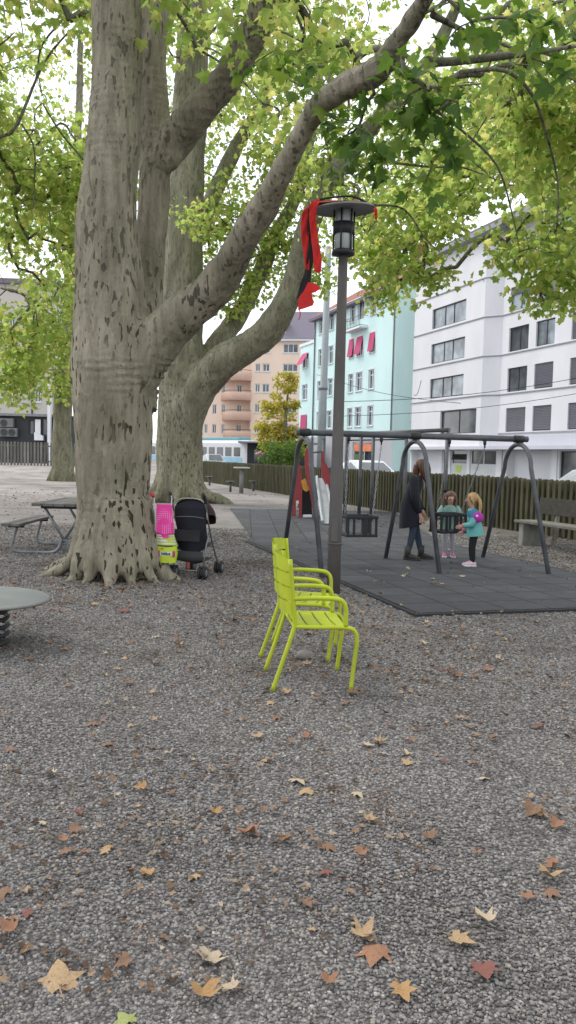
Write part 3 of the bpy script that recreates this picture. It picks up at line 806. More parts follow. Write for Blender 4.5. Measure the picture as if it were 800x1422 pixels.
# ------------------------------------------------------------------ lamp post with the red cloth
bl = G(463, 824); dlp = bl.y
def pl(u, v, dd=0): return P(u, v, dlp+dd)
top = pl(478.5, 290)
lp = thing('street_lamp', 'grey lamp post with flat disc hat behind the lime chairs', 'street lamp', bl)
ax = (top - bl).normalized()
def al(h): return bl + ax*h
Hh = (top-bl).length
km = dlp/F
m = MB(); m.tube([al(-.05), al(.9), al(.93), al(1.4), al(1.43), al(2.6), al(Hh-.42)], [.075,.073,.072,.070,.064,.057,.050], 16); m.build('post', M_post, lp)
m = MB(); m.tube([al(.55), al(.57)], [.084,.084], 16); m.box(al(.72)+Vector((-.01,-.083,0)), (.07,.012,.26)); m.build('access_door', M_post, lp)
m = MB(); m.tube([al(Hh-.50), al(Hh-.49), al(Hh-.455), al(Hh-.44)], [.075,.125,.125,.11], 18); m.build('lantern_base', M_black, lp)
m = MB(); m.tube([al(Hh-.45), al(Hh-.03)], [.098,.098], 18); m.build('lantern_glass', M_lampglass, lp)
m = MB(); m.tube([al(Hh-.275), al(Hh-.15)], [.118,.118], 18); m.build('lantern_band', M_black, lp)
m = MB()
zx = ax; xx1 = ax.cross(Vector((0,1,0))).normalized(); yy1 = ax.cross(xx1)
for i in range(6):
    a = i*math.pi/3 + .2; o_ = (xx1*math.cos(a) + yy1*math.sin(a))*.113
    m = MB(); m.tube([al(Hh-.47)+o_, al(Hh-.02)+o_], .010, 6); m.build('cage_bar', M_black, lp)
M_hat = paint('lamp_hat', (.17,.17,.175), .5, .12, 5)
m = MB(); hr = Matrix.Rotation(R(-3), 3, 'Y') @ Matrix.Rotation(R(4), 3, 'X')
rt = hr @ Matrix((xx1, yy1, ax)).transposed()
m.lathe([(0,.035),(.15,.03),(.32,.008),(.345,-.012),(.345,-.02),(.32,-.012),(.12,.0),(0,.0)], 36, al(Hh), rt); m.build('hat', M_hat, lp)
# cloth
cl = thing('cloth', 'torn red and black cloth draped over the lamp hat', 'cloth', al(Hh))
def cloth_strip(m, pts, wid, wob=.02, along=None):
    g = []
    c = bez(pts, 5); ww = interp(wid, 5)
    for i, p in enumerate(c):
        wv = along if along is not None else Vector((1,.25,0))
        row = []
        for q in range(5):
            t = q/4-.5
            row.append(p + wv*ww[i]*t + Vector((0, wob*math.sin(i*.9+q*1.7), 0)))
        g.append(row)
    m.sheet(g)
def pk(u, v, dd=-.3): return P(u, v, dlp+dd)
m = MB()
m.sheet([[al(Hh)+Vector((x, y, z_)) for x in (-.36,-.25,-.12,.0,.12,.20)] for y, z_ in ((-.16,.035),(-.05,.075),(.06,.072),(.15,.05))])
g = m.v; m.v = [(x, y, z + .015*noise.noise(Vector((x*9,y*9,1))) - (.0 if x > bl.x-.2 else .02)) for x, y, z in g]
m.build('red_drape', M_red, cl)
m = MB(); m.tube(bez([al(Hh)+Vector((.22,-.14,.03)), al(Hh)+Vector((.06,-.17,.08)), al(Hh)+Vector((-.2,-.19,.05)), al(Hh)+Vector((-.36,-.2,.0))], 4), .011, 6); m.build('black_hem', M_blackcloth, cl)
m = MB()
cloth_strip(m, [pk(446,276,-.15), pk(438,282,-.28), pk(434,300), pk(437,330), pk(441,360), pk(441,378)], [.05,.08,.07,.075,.09,.07])
cloth_strip(m, [pk(434,284,-.12), pk(425,296,-.2), pk(423,320,-.25), pk(425,345,-.25), pk(427,375,-.25)], [.06,.075,.08,.07,.04])
m.build('red_strip', M_red, cl)
m = MB()
cloth_strip(m, [pk(430,290,-.22), pk(431,320,-.24), pk(432,350,-.24), pk(428,376,-.24), pk(424,395,-.22), pk(418,415,-.2)], [.03,.07,.08,.07,.11,.10], .012)
m.build('black_panel', M_blackcloth, cl)
m = MB()
m.sheet([[pk(428,392,-.3), pk(437,393,-.32), pk(446,401,-.35)], [pk(422,404,-.28), pk(431,404,-.3), pk(437,406,-.32)], [pk(415,413,-.25), pk(424,410,-.28), pk(433,407,-.3)], [pk(414,421,-.25), pk(424,418,-.27), pk(435,417,-.28)], [pk(414,431,-.25), pk(424,428,-.27), pk(435,424,-.28)]])
m.build('red_flap', M_red, cl)
m = MB(); m.tube(bez([pk(416,430,-.25), pk(417,437,-.25), pk(415,444,-.25)], 3), .006, 5); m.build('cord', M_red, cl)
m = MB(); cloth_strip(m, [al(Hh)+Vector((.30,-.13,.0)), al(Hh)+Vector((.32,-.17,-.06)), al(Hh)+Vector((.33,-.17,-.16))], [.03,.04,.015], .01); m.build('red_ribbon', M_red, cl)
# ------------------------------------------------------------------ swing set
fL = (Vector((-.06,12.1,0)), Vector((.45,10.25,0)))
fM = (Vector((1.47,12.36,0)), Vector((2.02,10.80,0)))
fR = (Vector((3.03,12.8,0)), Vector((3.52,11.0,0)))
ZB = 1.84
sw = thing('swing_frame', 'grey tubular swing frame of three arches joined by a long top beam', 'swing frame', ((fM[0]+fM[1])/2))
tops = []
for a, b in (fL, fM, fR):
    c = (a+b)/2; d = (b-a); d.z = 0; hl = d.length/2; d.normalize(); zt = ZB - .075
    pts = [a + Vector((0,0,-.05))]
    rad_ = min(.36, hl*.42); zs = zt - rad_*.95
    for k2 in range(0, 13):
        an = math.pi*(1 - k2/12)
        pts.append(c + d*(rad_*math.cos(an)) + Vector((0,0, zs + (zt-zs)*math.sin(an))))
    pts += [b + Vector((0,0,-.05))]
    m = MB(); m.tube(pts, .032, 12); m.build('arch', M_steel, sw); tops.append(c + Vector((0,0,ZB)))
bd = (tops[2]-tops[0]).normalized()
m = MB(); m.tube([tops[0]-bd*.12, tops[1], tops[2]+bd*.14], .043, 12); m.build('beam', M_steel, sw)
for c in tops:
    m = MB(); m.tube([c-bd*.07, c+bd*.07], .053, 12); m.build('clamp', M_black, sw)
M_chain = paint('chain_steel', (.32,.33,.34), .45, .3, 60, .6, .1)
def chain(m, p, q):
    L = (q-p).length; n = int(L/.045); d = (q-p)/n
    sd_ = d.normalized().cross(Vector((0,1,0))).normalized(); s2 = d.normalized().cross(sd_)
    for i in range(n):
        c = p + d*(i+.5); s = sd_ if i % 2 else s2
        ring = [c + d*(.62*math.cos(t*math.pi/4)) + s*(.011*math.sin(t*math.pi/4)) for t in range(9)]
        m.tube(ring, .0045, 4, caps=False)
def baby_seat(name, label, c, ang, hang, tilt=0):
    t = thing(name, label, 'swing', c, ang, 'baby swings on the frame')
    # local: seat box .44 wide (x), .36 deep (y), .30 high
    Mx = WM[t.name]
    def W_(x, y, z): return Mx @ Vector((x, y, z))
    rz = Mx.to_3x3()
    m = MB(); m.box(W_(0,0,.02), (.45,.36,.035), rz); m.build('seat', M_rubber, t, bevel=.008)
    m = MB()
    for y in (-.17,.17): m.box(W_(0,y,.27), (.45,.035,.045), rz)
    for x in (-.205,.205): m.box(W_(x,0,.27), (.035,.30,.045), rz)
    m.build('top_rail', M_rubber, t, bevel=.008)
    for x in (-.2,-.115,.115,.2):
        for y in (-.165,.165):
            m = MB(); m.box(W_(x,y,.143), (.028,.03,.208), rz); m.build('bar', M_rubber, t)

    m = MB(); m.prism([(-.035,.0),(.035,.0),(.022,.24),(-.022,.24)], -.02, .02, Mx @ Matrix.Translation((.04,-.165,.03)))
    m.build('crotch_strap', M_rubber, t)
    for s, hp in zip((-1,1), hang):
        cm = MB(); q = W_(s*.2, 0, .30)
        chain(cm, hp - Vector((0,0,.13)), q); cm.build('chain', M_chain, t)
        bmx = MB(); bmx.tube([hp - Vector((0,0,.03)), hp - Vector((0,0,.10))], [.026,.020], 8); bmx.tube([hp-Vector((0,0,.09)), hp-Vector((0,0,.14))], [.012,.012], 6)
        bmx.build('hanger', M_black, t)
    return t
bang = math.atan2(bd.y, bd.x)
def onbeam(u):   # point on the beam seen at column u
    best = None
    for i in range(400):
        p = tops[0].lerp(tops[2], i/399)
        x = p.x/p.y*F + 400
        if best is None or abs(x-u) < best[0]: best = (abs(x-u), p)
    return best[1]
h1, h2 = onbeam(482), onbeam(527)
c1 = (h1+h2)/2; sc1 = Vector((c1.x-.06, c1.y-.02, .44))
baby_seat('baby_swing', 'empty black baby swing seat hanging just right of the lamp post', sc1, bang, (h1, h2))
h3, h4 = onbeam(621), onbeam(670)
c2 = P(622, 746, 12.15); 
baby_seat('baby_swing', 'black baby swing seat held by the two girls', Vector((c2.x, c2.y, .45)), bang + R(4), (h3, h4))
# ------------------------------------------------------------------ bar frame behind the swings
bf = thing('bar_frame', 'tall dark bar frame with rails and hanging poles behind the swings', 'climbing frame', P(560,690,19.0).xy.to_3d())
m = MB(); d0 = 19.5
r1, r2, r3 = P(484,603,20.5), P(624,597,18.2), P(624,601,18.2)
m.tube([r1, r2], .045, 8); m.tube([P(484,597.5,20.5)-Vector((0,0,.25)), P(563,604,19.4)-Vector((0,0,.10))], .02, 6); m.build('rail', M_steel, bf)
for u, d in ((482,20.5),(502,20.1),(519,19.8),(565,19.2),(621.5,18.2)):
    m = MB(); t_ = P(u, 600, d); m.tube([(t_.x, t_.y, r1.z+.03), (t_.x, t_.y, -.05)], .042, 8); m.build('pole', M_steel, bf)
# left-hand poles seen through the swing arch
for u, d in ((433,21.5),(450,21.2)):
    m = MB(); t_ = P(u, 610, d); m.tube([(t_.x, t_.y, 2.0), (t_.x, t_.y, -.05)], .045, 8); m.build('pole', M_steel, bf)
m = MB(); a_, b_ = P(431,603,21.5), P(484,603,20.5); m.tube([a_, b_], .04, 8); m.build('rail', M_steel, bf)
# ------------------------------------------------------------------ slide
M_slred = paint('slide_red', (.30,.045,.05), .5, .18, 5, dirt=(.17,.03,.035)); M_slyel = paint('slide_orange', (.62,.30,.05), .5, .15, 5)
M_chute = paint('slide_steel', (.38,.40,.42), .45, .10, 3, .15, .03)
sb = G(424, 720); dsl = sb.y
sld = thing('slide', 'red playground slide with wavy side panels and bright steel chute', 'slide', sb)
kS = dsl/F
def ps(u, v, dd=0): return P(u, v, dsl+dd)
def panel(m, pts, dd, th=.05, mi=0):
    vs = [ps(u, v, dd) for u, v in pts] + [ps(u, v, dd) + Vector((0,th,0)) for u, v in pts]; n = len(pts)
    m.add(vs, [tuple(range(n)), tuple(range(2*n-1, n-1, -1))] + [(i, (i+1)%n, (i+1)%n+n, i+n) for i in range(n)], mi)
m = MB(); panel(m, [(405,717),(409,682),(413,650),(415,640),(418,652),(420,668),(419,719),(415,719),(415,695),(411,695),(411,717)], -.1); m.build('side_panel', M_slred, sld)
m = MB(); panel(m, [(424,626),(427,622),(430,630),(429,645),(431,655),(435,664),(437,680),(440,700),(443,727),(437,725),(431,690),(428,670),(424,655),(423,640)], -.4, .06); m.build('side_panel', M_slred, sld)
m = MB(); panel(m, [(418,668),(424,664),(428,676),(429,681),(425,683),(421,680)], -.15, .04); m.build('orange_arch', M_slyel, sld)
m = MB(); panel(m, [(419,680),(431,680),(434,716),(419,716)], .25, .05); m.build('cave_back', M_blackcloth, sld)
m = MB(); panel(m, [(414,700),(436,699),(438,704),(414,705)], .35, .6); m.build('platform', M_steel, sld)
m = MB(); panel(m, [(421,715.5),(433,715.5),(433.5,718.5),(421,718.5)], -.2, .2); m.build('step', M_white, sld)
m = MB(); panel(m, [(446,627),(449,626),(451,640),(455,648),(458,656),(459,668),(457,676),(452,673),(447,663),(446,650)], -.3, .06); m.build('guard_panel', M_slred, sld)
m = MB(); m.tube([ps(430,629,-.25), ps(447,627,-.25)], .022, 8); m.build('grab_bar', M_steel, sld)
m = MB()   # chute coming down towards the viewer
row = [(440,664,452,664,.3),(441,676,454,676,-.3),(443,690,457,690,-.9),(445,706,460,706,-1.4),(447,720,463,720,-1.75),(448,727,465,727,-2.0)]
gl = [ps(a, b, dd) for a, b, c, d, dd in row]; gr_ = [ps(c, d, dd) for a, b, c, d, dd in row]
m.sheet([[a, a.lerp(b,.33), a.lerp(b,.66), b] for a, b in zip(gl, gr_)])
m.build('chute', M_chute, sld)
for ln in (gl, gr_):
    m = MB(); m.tube(bez([p+Vector((0,0,.04)) for p in ln], 3), .035, 8); m.build('chute_edge', M_chute, sld)
m = MB()
for p in (gl[0], gr_[0]): m.tube([p, (p.x, p.y, -.05)], .035, 8)
m.build('chute_support', M_steel, sld)
# ------------------------------------------------------------------ wooden bench with concrete legs at the right
M_conc = paint('bench_concrete', (.25,.245,.215), .9, .15, 9, bump=.3, dirt=(.13,.125,.10))
M_bwood = wood_mat('bench_wood', (.13,.125,.105), (.24,.23,.20), 10, (1,1,1))
M_bdark = wood_mat('bench_back_wood', (.045,.043,.036), (.085,.08,.068), 10, (1,1,1))
be0 = G(722, 757); bdir = -FD; bnr = FN      # along the fence to the viewer; towards the fence
bn = thing('park_bench', 'grey plank bench on concrete legs beside the swing frame at the fence', 'bench', be0)
def pbn(a, n_, z): return be0 + bdir*a + bnr*n_ + Vector((0,0,z))
for a in (.05, 1.75):
    m = MB(); rm = Matrix((bdir, bnr, Vector((0,0,1)))).transposed()
    m.box(pbn(a, .17, .20), (.14,.40,.42), rm); m.build('leg', M_conc, bn, bevel=.02)
m = MB(); rm = Matrix((bdir, bnr, Vector((0,0,1)))).transposed()
for k2 in range(4): m.box(pbn(.9, -.03+k2*.125, .44), (2.0,.11,.045), rm)
m.build('seat', M_bwood, bn, bevel=.006)
m = MB(); rb_ = rm @ Matrix.Rotation(R(-8), 3, 'X')
m.box(pbn(.95, .50, .72), (2.2,.045,.30), rb_); m.build('backrest', M_bdark, bn, bevel=.006)
for a in (.35, 1.5):
    m = MB(); m.beam(pbn(a,.46,-.02), pbn(a,.56,.80), .07, .05, up=bdir); m.build('back_post', M_conc, bn)
# ------------------------------------------------------------------ picnic table
M_ptop = wood_mat('picnic_wood', (.10,.09,.085), (.20,.185,.175), 12, (1,.2,1))
pt0 = Vector((-3.28, 12.7, 0))
pt = thing('picnic_table', 'picnic table with attached bench and bent steel tube legs beside the big trunk', 'picnic table', pt0)
m = MB()
for k2 in range(5): m.box(pt0 + Vector((-.32+k2*.16, 0, .735)), (.15, 1.75, .042))
m.build('table_top', M_ptop, pt, bevel=.006)
m = MB()
for y in (-.6,.6): m.box(pt0+Vector((0,y,.69)), (.66,.07,.045))
m.build('table_batten', M_black, pt)
for s in (-1, 1):
    m = MB()
    for k2 in range(2): m.box(pt0 + Vector((s*.70+(k2-.5)*.135, 0, .435)), (.125, 1.75, .04))
    m.build('bench_seat', M_ptop, pt, bevel=.006)
    m = MB()
    for y in (-.6,.6): m.box(pt0+Vector((s*.70,y,.395)), (.22,.07,.035))
    m.build('bench_batten', M_black, pt)
for y in (-.6,.6):
    for s in (-1,1):
        m = MB()
        m.tube(bez([pt0+Vector((s*.69,y,.38)), pt0+Vector((s*.74,y,.22)), pt0+Vector((s*.76,y,.09)), pt0+Vector((s*.68,y,.025)), pt0+Vector((s*.4,y,.022)), pt0+Vector((s*.16,y,.025)), pt0+Vector((s*.07,y,.10)), pt0+Vector((s*.03,y,.22))], 5), .022, 8)
        m.tube([pt0+Vector((-s*.02,y+.022,.17)), pt0+Vector((s*.29,y+.022,.68))], .022, 8)
        m.build('leg', M_galv, pt)
m = MB(); m.tube([pt0+Vector((0,-.6,.2)), pt0+Vector((0,.6,.2))], .018, 8); m.build('tie_bar', M_galv, pt)
# ------------------------------------------------------------------ spring platform
sp0 = Vector((-2.33, 6.3, 0))
sg = thing('spring_platform', 'round grey springing disc on a thick coil, at the left edge of the gravel', 'play equipment', sp0)
M_disc = paint('disc_grey', (.15,.16,.155), .5, .14, 2.5, bump=.06, dirt=(.30,.27,.22))
m = MB(); m.lathe([(0,.385),(.48,.38),(.5,.372),(.5,.362),(.48,.352),(0,.35)], 48, sp0, Matrix.Rotation(R(1.5),3,'Y')); m.build('disc', M_disc, sg)
m = MB(); pts = [sp0 + Vector((.185*math.cos(t*.35), .185*math.sin(t*.35), -.03+.365*t/108)) for t in range(109)]
m.tube(pts, .017, 7); m.build('spring', M_black, sg)
m = MB(); m.lathe([(0,.35),(.15,.35),(.15,.325),(0,.325)], 20, sp0); m.build('mounting_plate', M_steel, sg)
# ------------------------------------------------------------------ pedestal table and stools by the fence
M_ped = paint('pedestal_grey', (.21,.21,.2), .7, .15, 5)
q0 = G(335, 685)
tt = thing('pedestal_table', 'small pale pedestal table in front of the fence, left of the slide', 'table', q0)
m = MB(); m.lathe([(0,1.06),(.32,1.06),(.34,1.04),(.32,1.0),(0,1.0)], 24, q0); m.build('table_top', paint('table_pale', (.42,.42,.40), .6, .1, 4), tt)
m = MB(); m.tube([q0-Vector((0,0,.05)), q0+Vector((0,0,1.0))], [.09,.075], 12); m.build('pedestal', M_ped, tt)
for i, (u, v) in enumerate(((320,683),(291,674),(352,682))):
    q = G(u, v)
    s_t = thing('stool', ['low dark stool left of the pedestal table', 'low dark stool near the forked trunk, farthest from the pedestal table', 'low dark stool right of the pedestal table'][i], 'stool', q, 0, 'stools around the pedestal table')
    m = MB(); m.lathe([(0,.45),(.2,.45),(.21,.43),(.2,.41),(0,.41)], 16, q); m.build('seat', M_steel, s_t)
    m = MB(); m.tube([q-Vector((0,0,.03)), q+Vector((0,0,.41))], .05, 8); m.build('post', M_steel, s_t)
# ------------------------------------------------------------------ stroller, doll buggy seat, lime bag
s0 = G(262, 803); s0 = Vector((s0.x, s0.y, 0)); dst = s0.y
st_ = thing('stroller', 'dark folding stroller seen from behind, beside the big trunk', 'stroller', s0, R(-14))
MS = WM[st_.name]
def S_(x, y, z): return MS @ Vector((x, y, z))     # x right, y away from the viewer
M_frame = paint('stroller_frame', (.20,.20,.21), .45, .15, 8, .5, .04)
for s in (-1, 1):
    m = MB()
    m.tube(bez([S_(s*.20,.56,.09), S_(s*.20,.40,.26), S_(s*.205,.22,.48), S_(s*.21,.08,.70), S_(s*.215,0,.86), S_(s*.215,-.05,.96), S_(s*.21,-.11,1.02)], 4), .0115, 8)
    m.build('push_bar', M_frame, st_)
    m = MB(); m.tube(bez([S_(s*.213,-.03,.92), S_(s*.213,-.06,.98), S_(s*.21,-.12,1.04)], 3), .02, 8); m.build('grip', M_black, st_)
    m = MB(); m.tube([S_(s*.19,-.03,.09), S_(s*.20,.05,.40), S_(s*.205,.17,.60)], .0105, 8); m.build('rear_leg', M_frame, st_)
    for y, nm in ((-.03,'rear_wheel'), (.58,'front_wheel')):
        for k2 in (-1, 1):
            m = MB(); rw = MS.to_3x3() @ Matrix.Rotation(R(90), 3, 'Y')
            m.lathe([(.03,-.016),(.062,-.018),(.078,-.012),(.08,0),(.078,.012),(.062,.018),(.03,.016)], 18, S_(s*.19+k2*.032, y, .08), rw); wl = m.build(nm, M_rubber, st_)
            m = MB(); m.lathe([(0,-.019),(.036,-.019),(.045,-.014),(.045,.014),(.036,.019),(0,.019)], 12, S_(s*.19+k2*.032, y, .08), rw); m.build('hub', M_galv, wl)
m = MB(); m.tube([S_(-.19,-.03,.10), S_(.19,-.03,.10)], .010, 8); m.tube([S_(-.2,.30,.37), S_(.2,.30,.37)], .009, 8); m.build('cross_bar', M_frame, st_)
m = MB()   # seat back, sagging fabric
g = []
for i in range(9):
    t = i/8; z = .86 - .50*t; y = .02 + .10*t
    hw_ = .205 - .01*math.sin(t*math.pi) - .03*(t > .9)
    g.append([S_(-hw_ + 2*hw_*q/8, y - .045*math.sin(math.pi*q/8)*(.4+.8*t) - .008*math.sin(q*2.1+i), z - (.07*math.sin(math.pi*q/8) if i == 8 else 0)) for q in range(9)])
m.sheet(g); m.build('seat_back', M_navycloth, st_)
m = MB()
g = [[S_(-.19+.38*q/4, .02+.5*i/4, .36 - .05*math.sin(math.pi*q/4) + .08*(i/4)) for q in range(5)] for i in range(5)]
m.sheet(g); m.build('seat', M_navycloth, st_)
m = MB()   # hood: arched canopy
g = []
for i in range(8):
    t = i/7; a = R(-10 + 115*t)
    rad_ = .33
    row_ = []
    for q in range(11):
        b = math.pi*q/10
        row_.append(S_(-.225*math.cos(b), .10 + rad_*1.0*math.sin(a)*.95*(.75+.25*math.sin(b)), .70 + .05*t*0 + rad_*math.cos(a)*(.28+.72*math.sin(b)**.6)*.82))
    g.append(row_)
m.sheet(g); hood = m.build('hood', paint('hood_burgundy', (.035,.013,.018), .85, .2, 10, bump=.2), st_)
m = MB(); m.tube(bez([S_(-.215,.035,.72), S_(-.20,.0,.90), S_(-.12,-.01,.965), S_(0,-.012,.975), S_(.12,-.01,.965), S_(.20,0,.90), S_(.215,.035,.72)], 4), .007, 6); m.build('piping', paint('beige_piping', (.40,.34,.29), .7), st_)
m = MB(); m.sheet([[S_(-.16+.32*q/4, -.075-.012*math.sin(i+q), .60-.14*i/3) for q in range(5)] for i in range(4)]); m.build('pocket', M_blackcloth, st_)
m = MB(); m.tube(bez([S_(-.19,-.02,.74), S_(-.08,-.035,.755), S_(.08,-.035,.755), S_(.19,-.02,.74)], 4), .004, 6); m.build('zip', M_frame, st_)
m = MB(); m.sheet([[S_(-(.205-.09*(i/4)**2)+2*(.205-.09*(i/4)**2)*q/6, .022+.012*i, .85+.11*i/4*(1-.25*((q-3)/3)**2)) for q in range(7)] for i in range(5)]); m.build('hood_back', M_navycloth, st_)
m = MB()   # basket
for i in range(5):
    pass
g = [[S_(-.18+.36*q/4, .0+.40*i/4, .22 - .07*math.sin(math.pi*q/4)*math.sin(math.pi*i/4)) for q in range(5)] for i in range(5)]
m.sheet(g); m.sheet([[S_(-.18+.36*q/4, .0, .33-.11*i/2) for q in range(5)] for i in range(3)]); m.build('basket', paint('basket_mesh', (.05,.05,.052), .8), st_)
m = MB(); m.box(S_(0,-.02,.16), (.035,.02,.08), MS.to_3x3()); m.build('red_tag', paint('dull_red', (.28,.07,.05), .7), st_)
# doll buggy hung on the stroller
t = NT('pink_dotted'); mp = t.co((1,1,1)); vo = t.n('TexVoronoi'); vo.inputs['Scale'].default_value = 42; vo.inputs['Randomness'].default_value = 0
t.l(mp, 'Vector', vo, 'Vector'); dr_ = t.ramp(vo, 'Distance', [(.26,(.80,.32,.56)),(.34,(.72,.06,.30))]); t.bsdf((dr_, 'Color'), .75, 0, .2); M_pink = t.m
bg0 = S_(-.275, -.13, .0); db = thing('doll_buggy', 'toy doll buggy with pink dotted seat hanging on the stroller', 'toy', Vector((bg0.x, bg0.y, 0)), R(-6))
MB_ = WM[db.name]
def D_(x, y, z): return MB_ @ Vector((x, y, z))
m = MB(); g = []
for i in range(9):
    t_ = i/8; hw_ = .095 + .015*t_
    g.append([D_(-hw_+2*hw_*q/6 + .02*t_, -.01 - .03*math.sin(math.pi*q/6)*t_ - .02*t_, .90-.38*t_ - .025*math.sin(math.pi*q/6)*t_) for q in range(7)])
m.sheet(g); m.build('seat', M_pink, db)
m = MB(); m.sheet([[D_(-.08+.22*q/4, -.075-.01*math.sin(q*2), .66-.12*i/2 - .05*abs(q-2)*-.3) for q in range(5)] for i in range(3)]); m.build('front_flap', M_pink, db)
M_wtube = paint('white_tube', (.62,.62,.63), .4, .05, 4)
for s in (-1, 1):
    m = MB(); m.tube(bez([D_(s*.10-.01,0,.55), D_(s*.10-.012,.0,.80), D_(s*.11-.02,-.01,.98), D_(s*.115-.025,-.03,1.0)], 4), .008, 7); m.tube([D_(s*.09,.01,.60), D_(s*.10-.14,.05,.42)], .008, 7); m.build('tube_frame', M_wtube, db)
    if s < 0:
        m = MB(); m.tube([D_(s*.112-.02,-.02,.99), D_(s*.117-.03,-.05,1.02), D_(s*.117-.005,-.07,1.015)], .021, 8); m.build('handle', paint('handle_red', (.60,.05,.06), .5), db)
m = MB(); m.tube([D_(-.14,.03,.55), D_(-.20,.03,.5), D_(-.23,.02,.44)], .008, 6); m.tube([D_(-.13,.03,.60), D_(-.19,.04,.54), D_(-.25,.02,.47)], .007, 6); m.build('folded_leg', M_wtube, db)
# lime shopping bag
M_bag = paint('bag_lime', (.45,.55,.02), .45, .12, 6); M_bagw = paint('bag_stripe', (.55,.56,.55), .5, .1, 5)
lb0 = S_(-.245, -.16, 0); lb = thing('shopping_bag', 'lime yellow bag with striped top and dark lettering under the pink toy buggy', 'bag', Vector((lb0.x, lb0.y, 0)), R(-8))
ML = WM[lb.name]
def Lb(x, y, z): return ML @ Vector((x, y, z))
def bagpt(x, z, side):   # x in -1..1
    t_ = (z-.20)/(.54-.20); hw_ = .125 + .012*math.sin(t_*3) - .035*max(0, t_-.6) - .02*max(0,.12-t_)*6
    dp = .055*(1-abs(x)**2.5)*(1.1-t_*.9)
    return Lb(x*hw_ + .03*(1-t_), side*dp - .01*math.sin(x*4+z*20), z)
def bagband(m, z0, z1, mi=0, x0=-1, x1=1, off=0, sides=(-1,1)):
    for sd_ in sides:
        g = [[bagpt(x0+(x1-x0)*q/10, z0+(z1-z0)*i/3, sd_) + Lb(0,-off,0) - Lb(0,0,0) for q in range(11)] for i in range(4)]
        m.sheet(g, mi)
m = MB(); bagband(m, .20, .54); m.build('body', M_bag, lb)
for z0, z1 in ((.455,.475),(.49,.51),(.42,.438),(.52,.535)):
    m = MB(); bagband(m, z0, z1, off=.004, sides=(-1,), x0=-.93, x1=.93); m.build('stripe', M_bagw, lb)
m = MB(); bagband(m, .395, .41, off=.004, sides=(-1,), x0=-.95, x1=.9); bagband(m, .365, .372, off=.004, sides=(-1,), x0=-.9, x1=-.2); m.build('dark_band', M_blackcloth, lb)
m = MB(); bagband(m, .285, .335, off=.004, sides=(-1,), x0=-.55, x1=.55); lt = m.build('label_patch', M_bagw, lb)
m = MB()
for i, x in enumerate((-.42,-.27,-.12,.03,.18,.33)): bagband(m, .295, .325 - .008*(i % 3 == 1), off=.007, sides=(-1,), x0=x, x1=x+.10)
m.build('lettering', M_blackcloth, lt)
M_mag = paint('bag_magenta', (.33,.03,.13), .6)
for x in (-.78,.62):
    m = MB(); bagband(m, .275, .345, off=.0055, sides=(-1,), x0=x, x1=x+.2); m.build('magenta_mark', M_mag, lb)
m = MB(); m.tube(bez([Lb(-.07,0,.53), Lb(-.03,.0,.62), Lb(.02,.02,.68), Lb(.06,0,.62), Lb(.07,0,.53)], 4), .007, 6); m.build('handle', M_bag, lb)
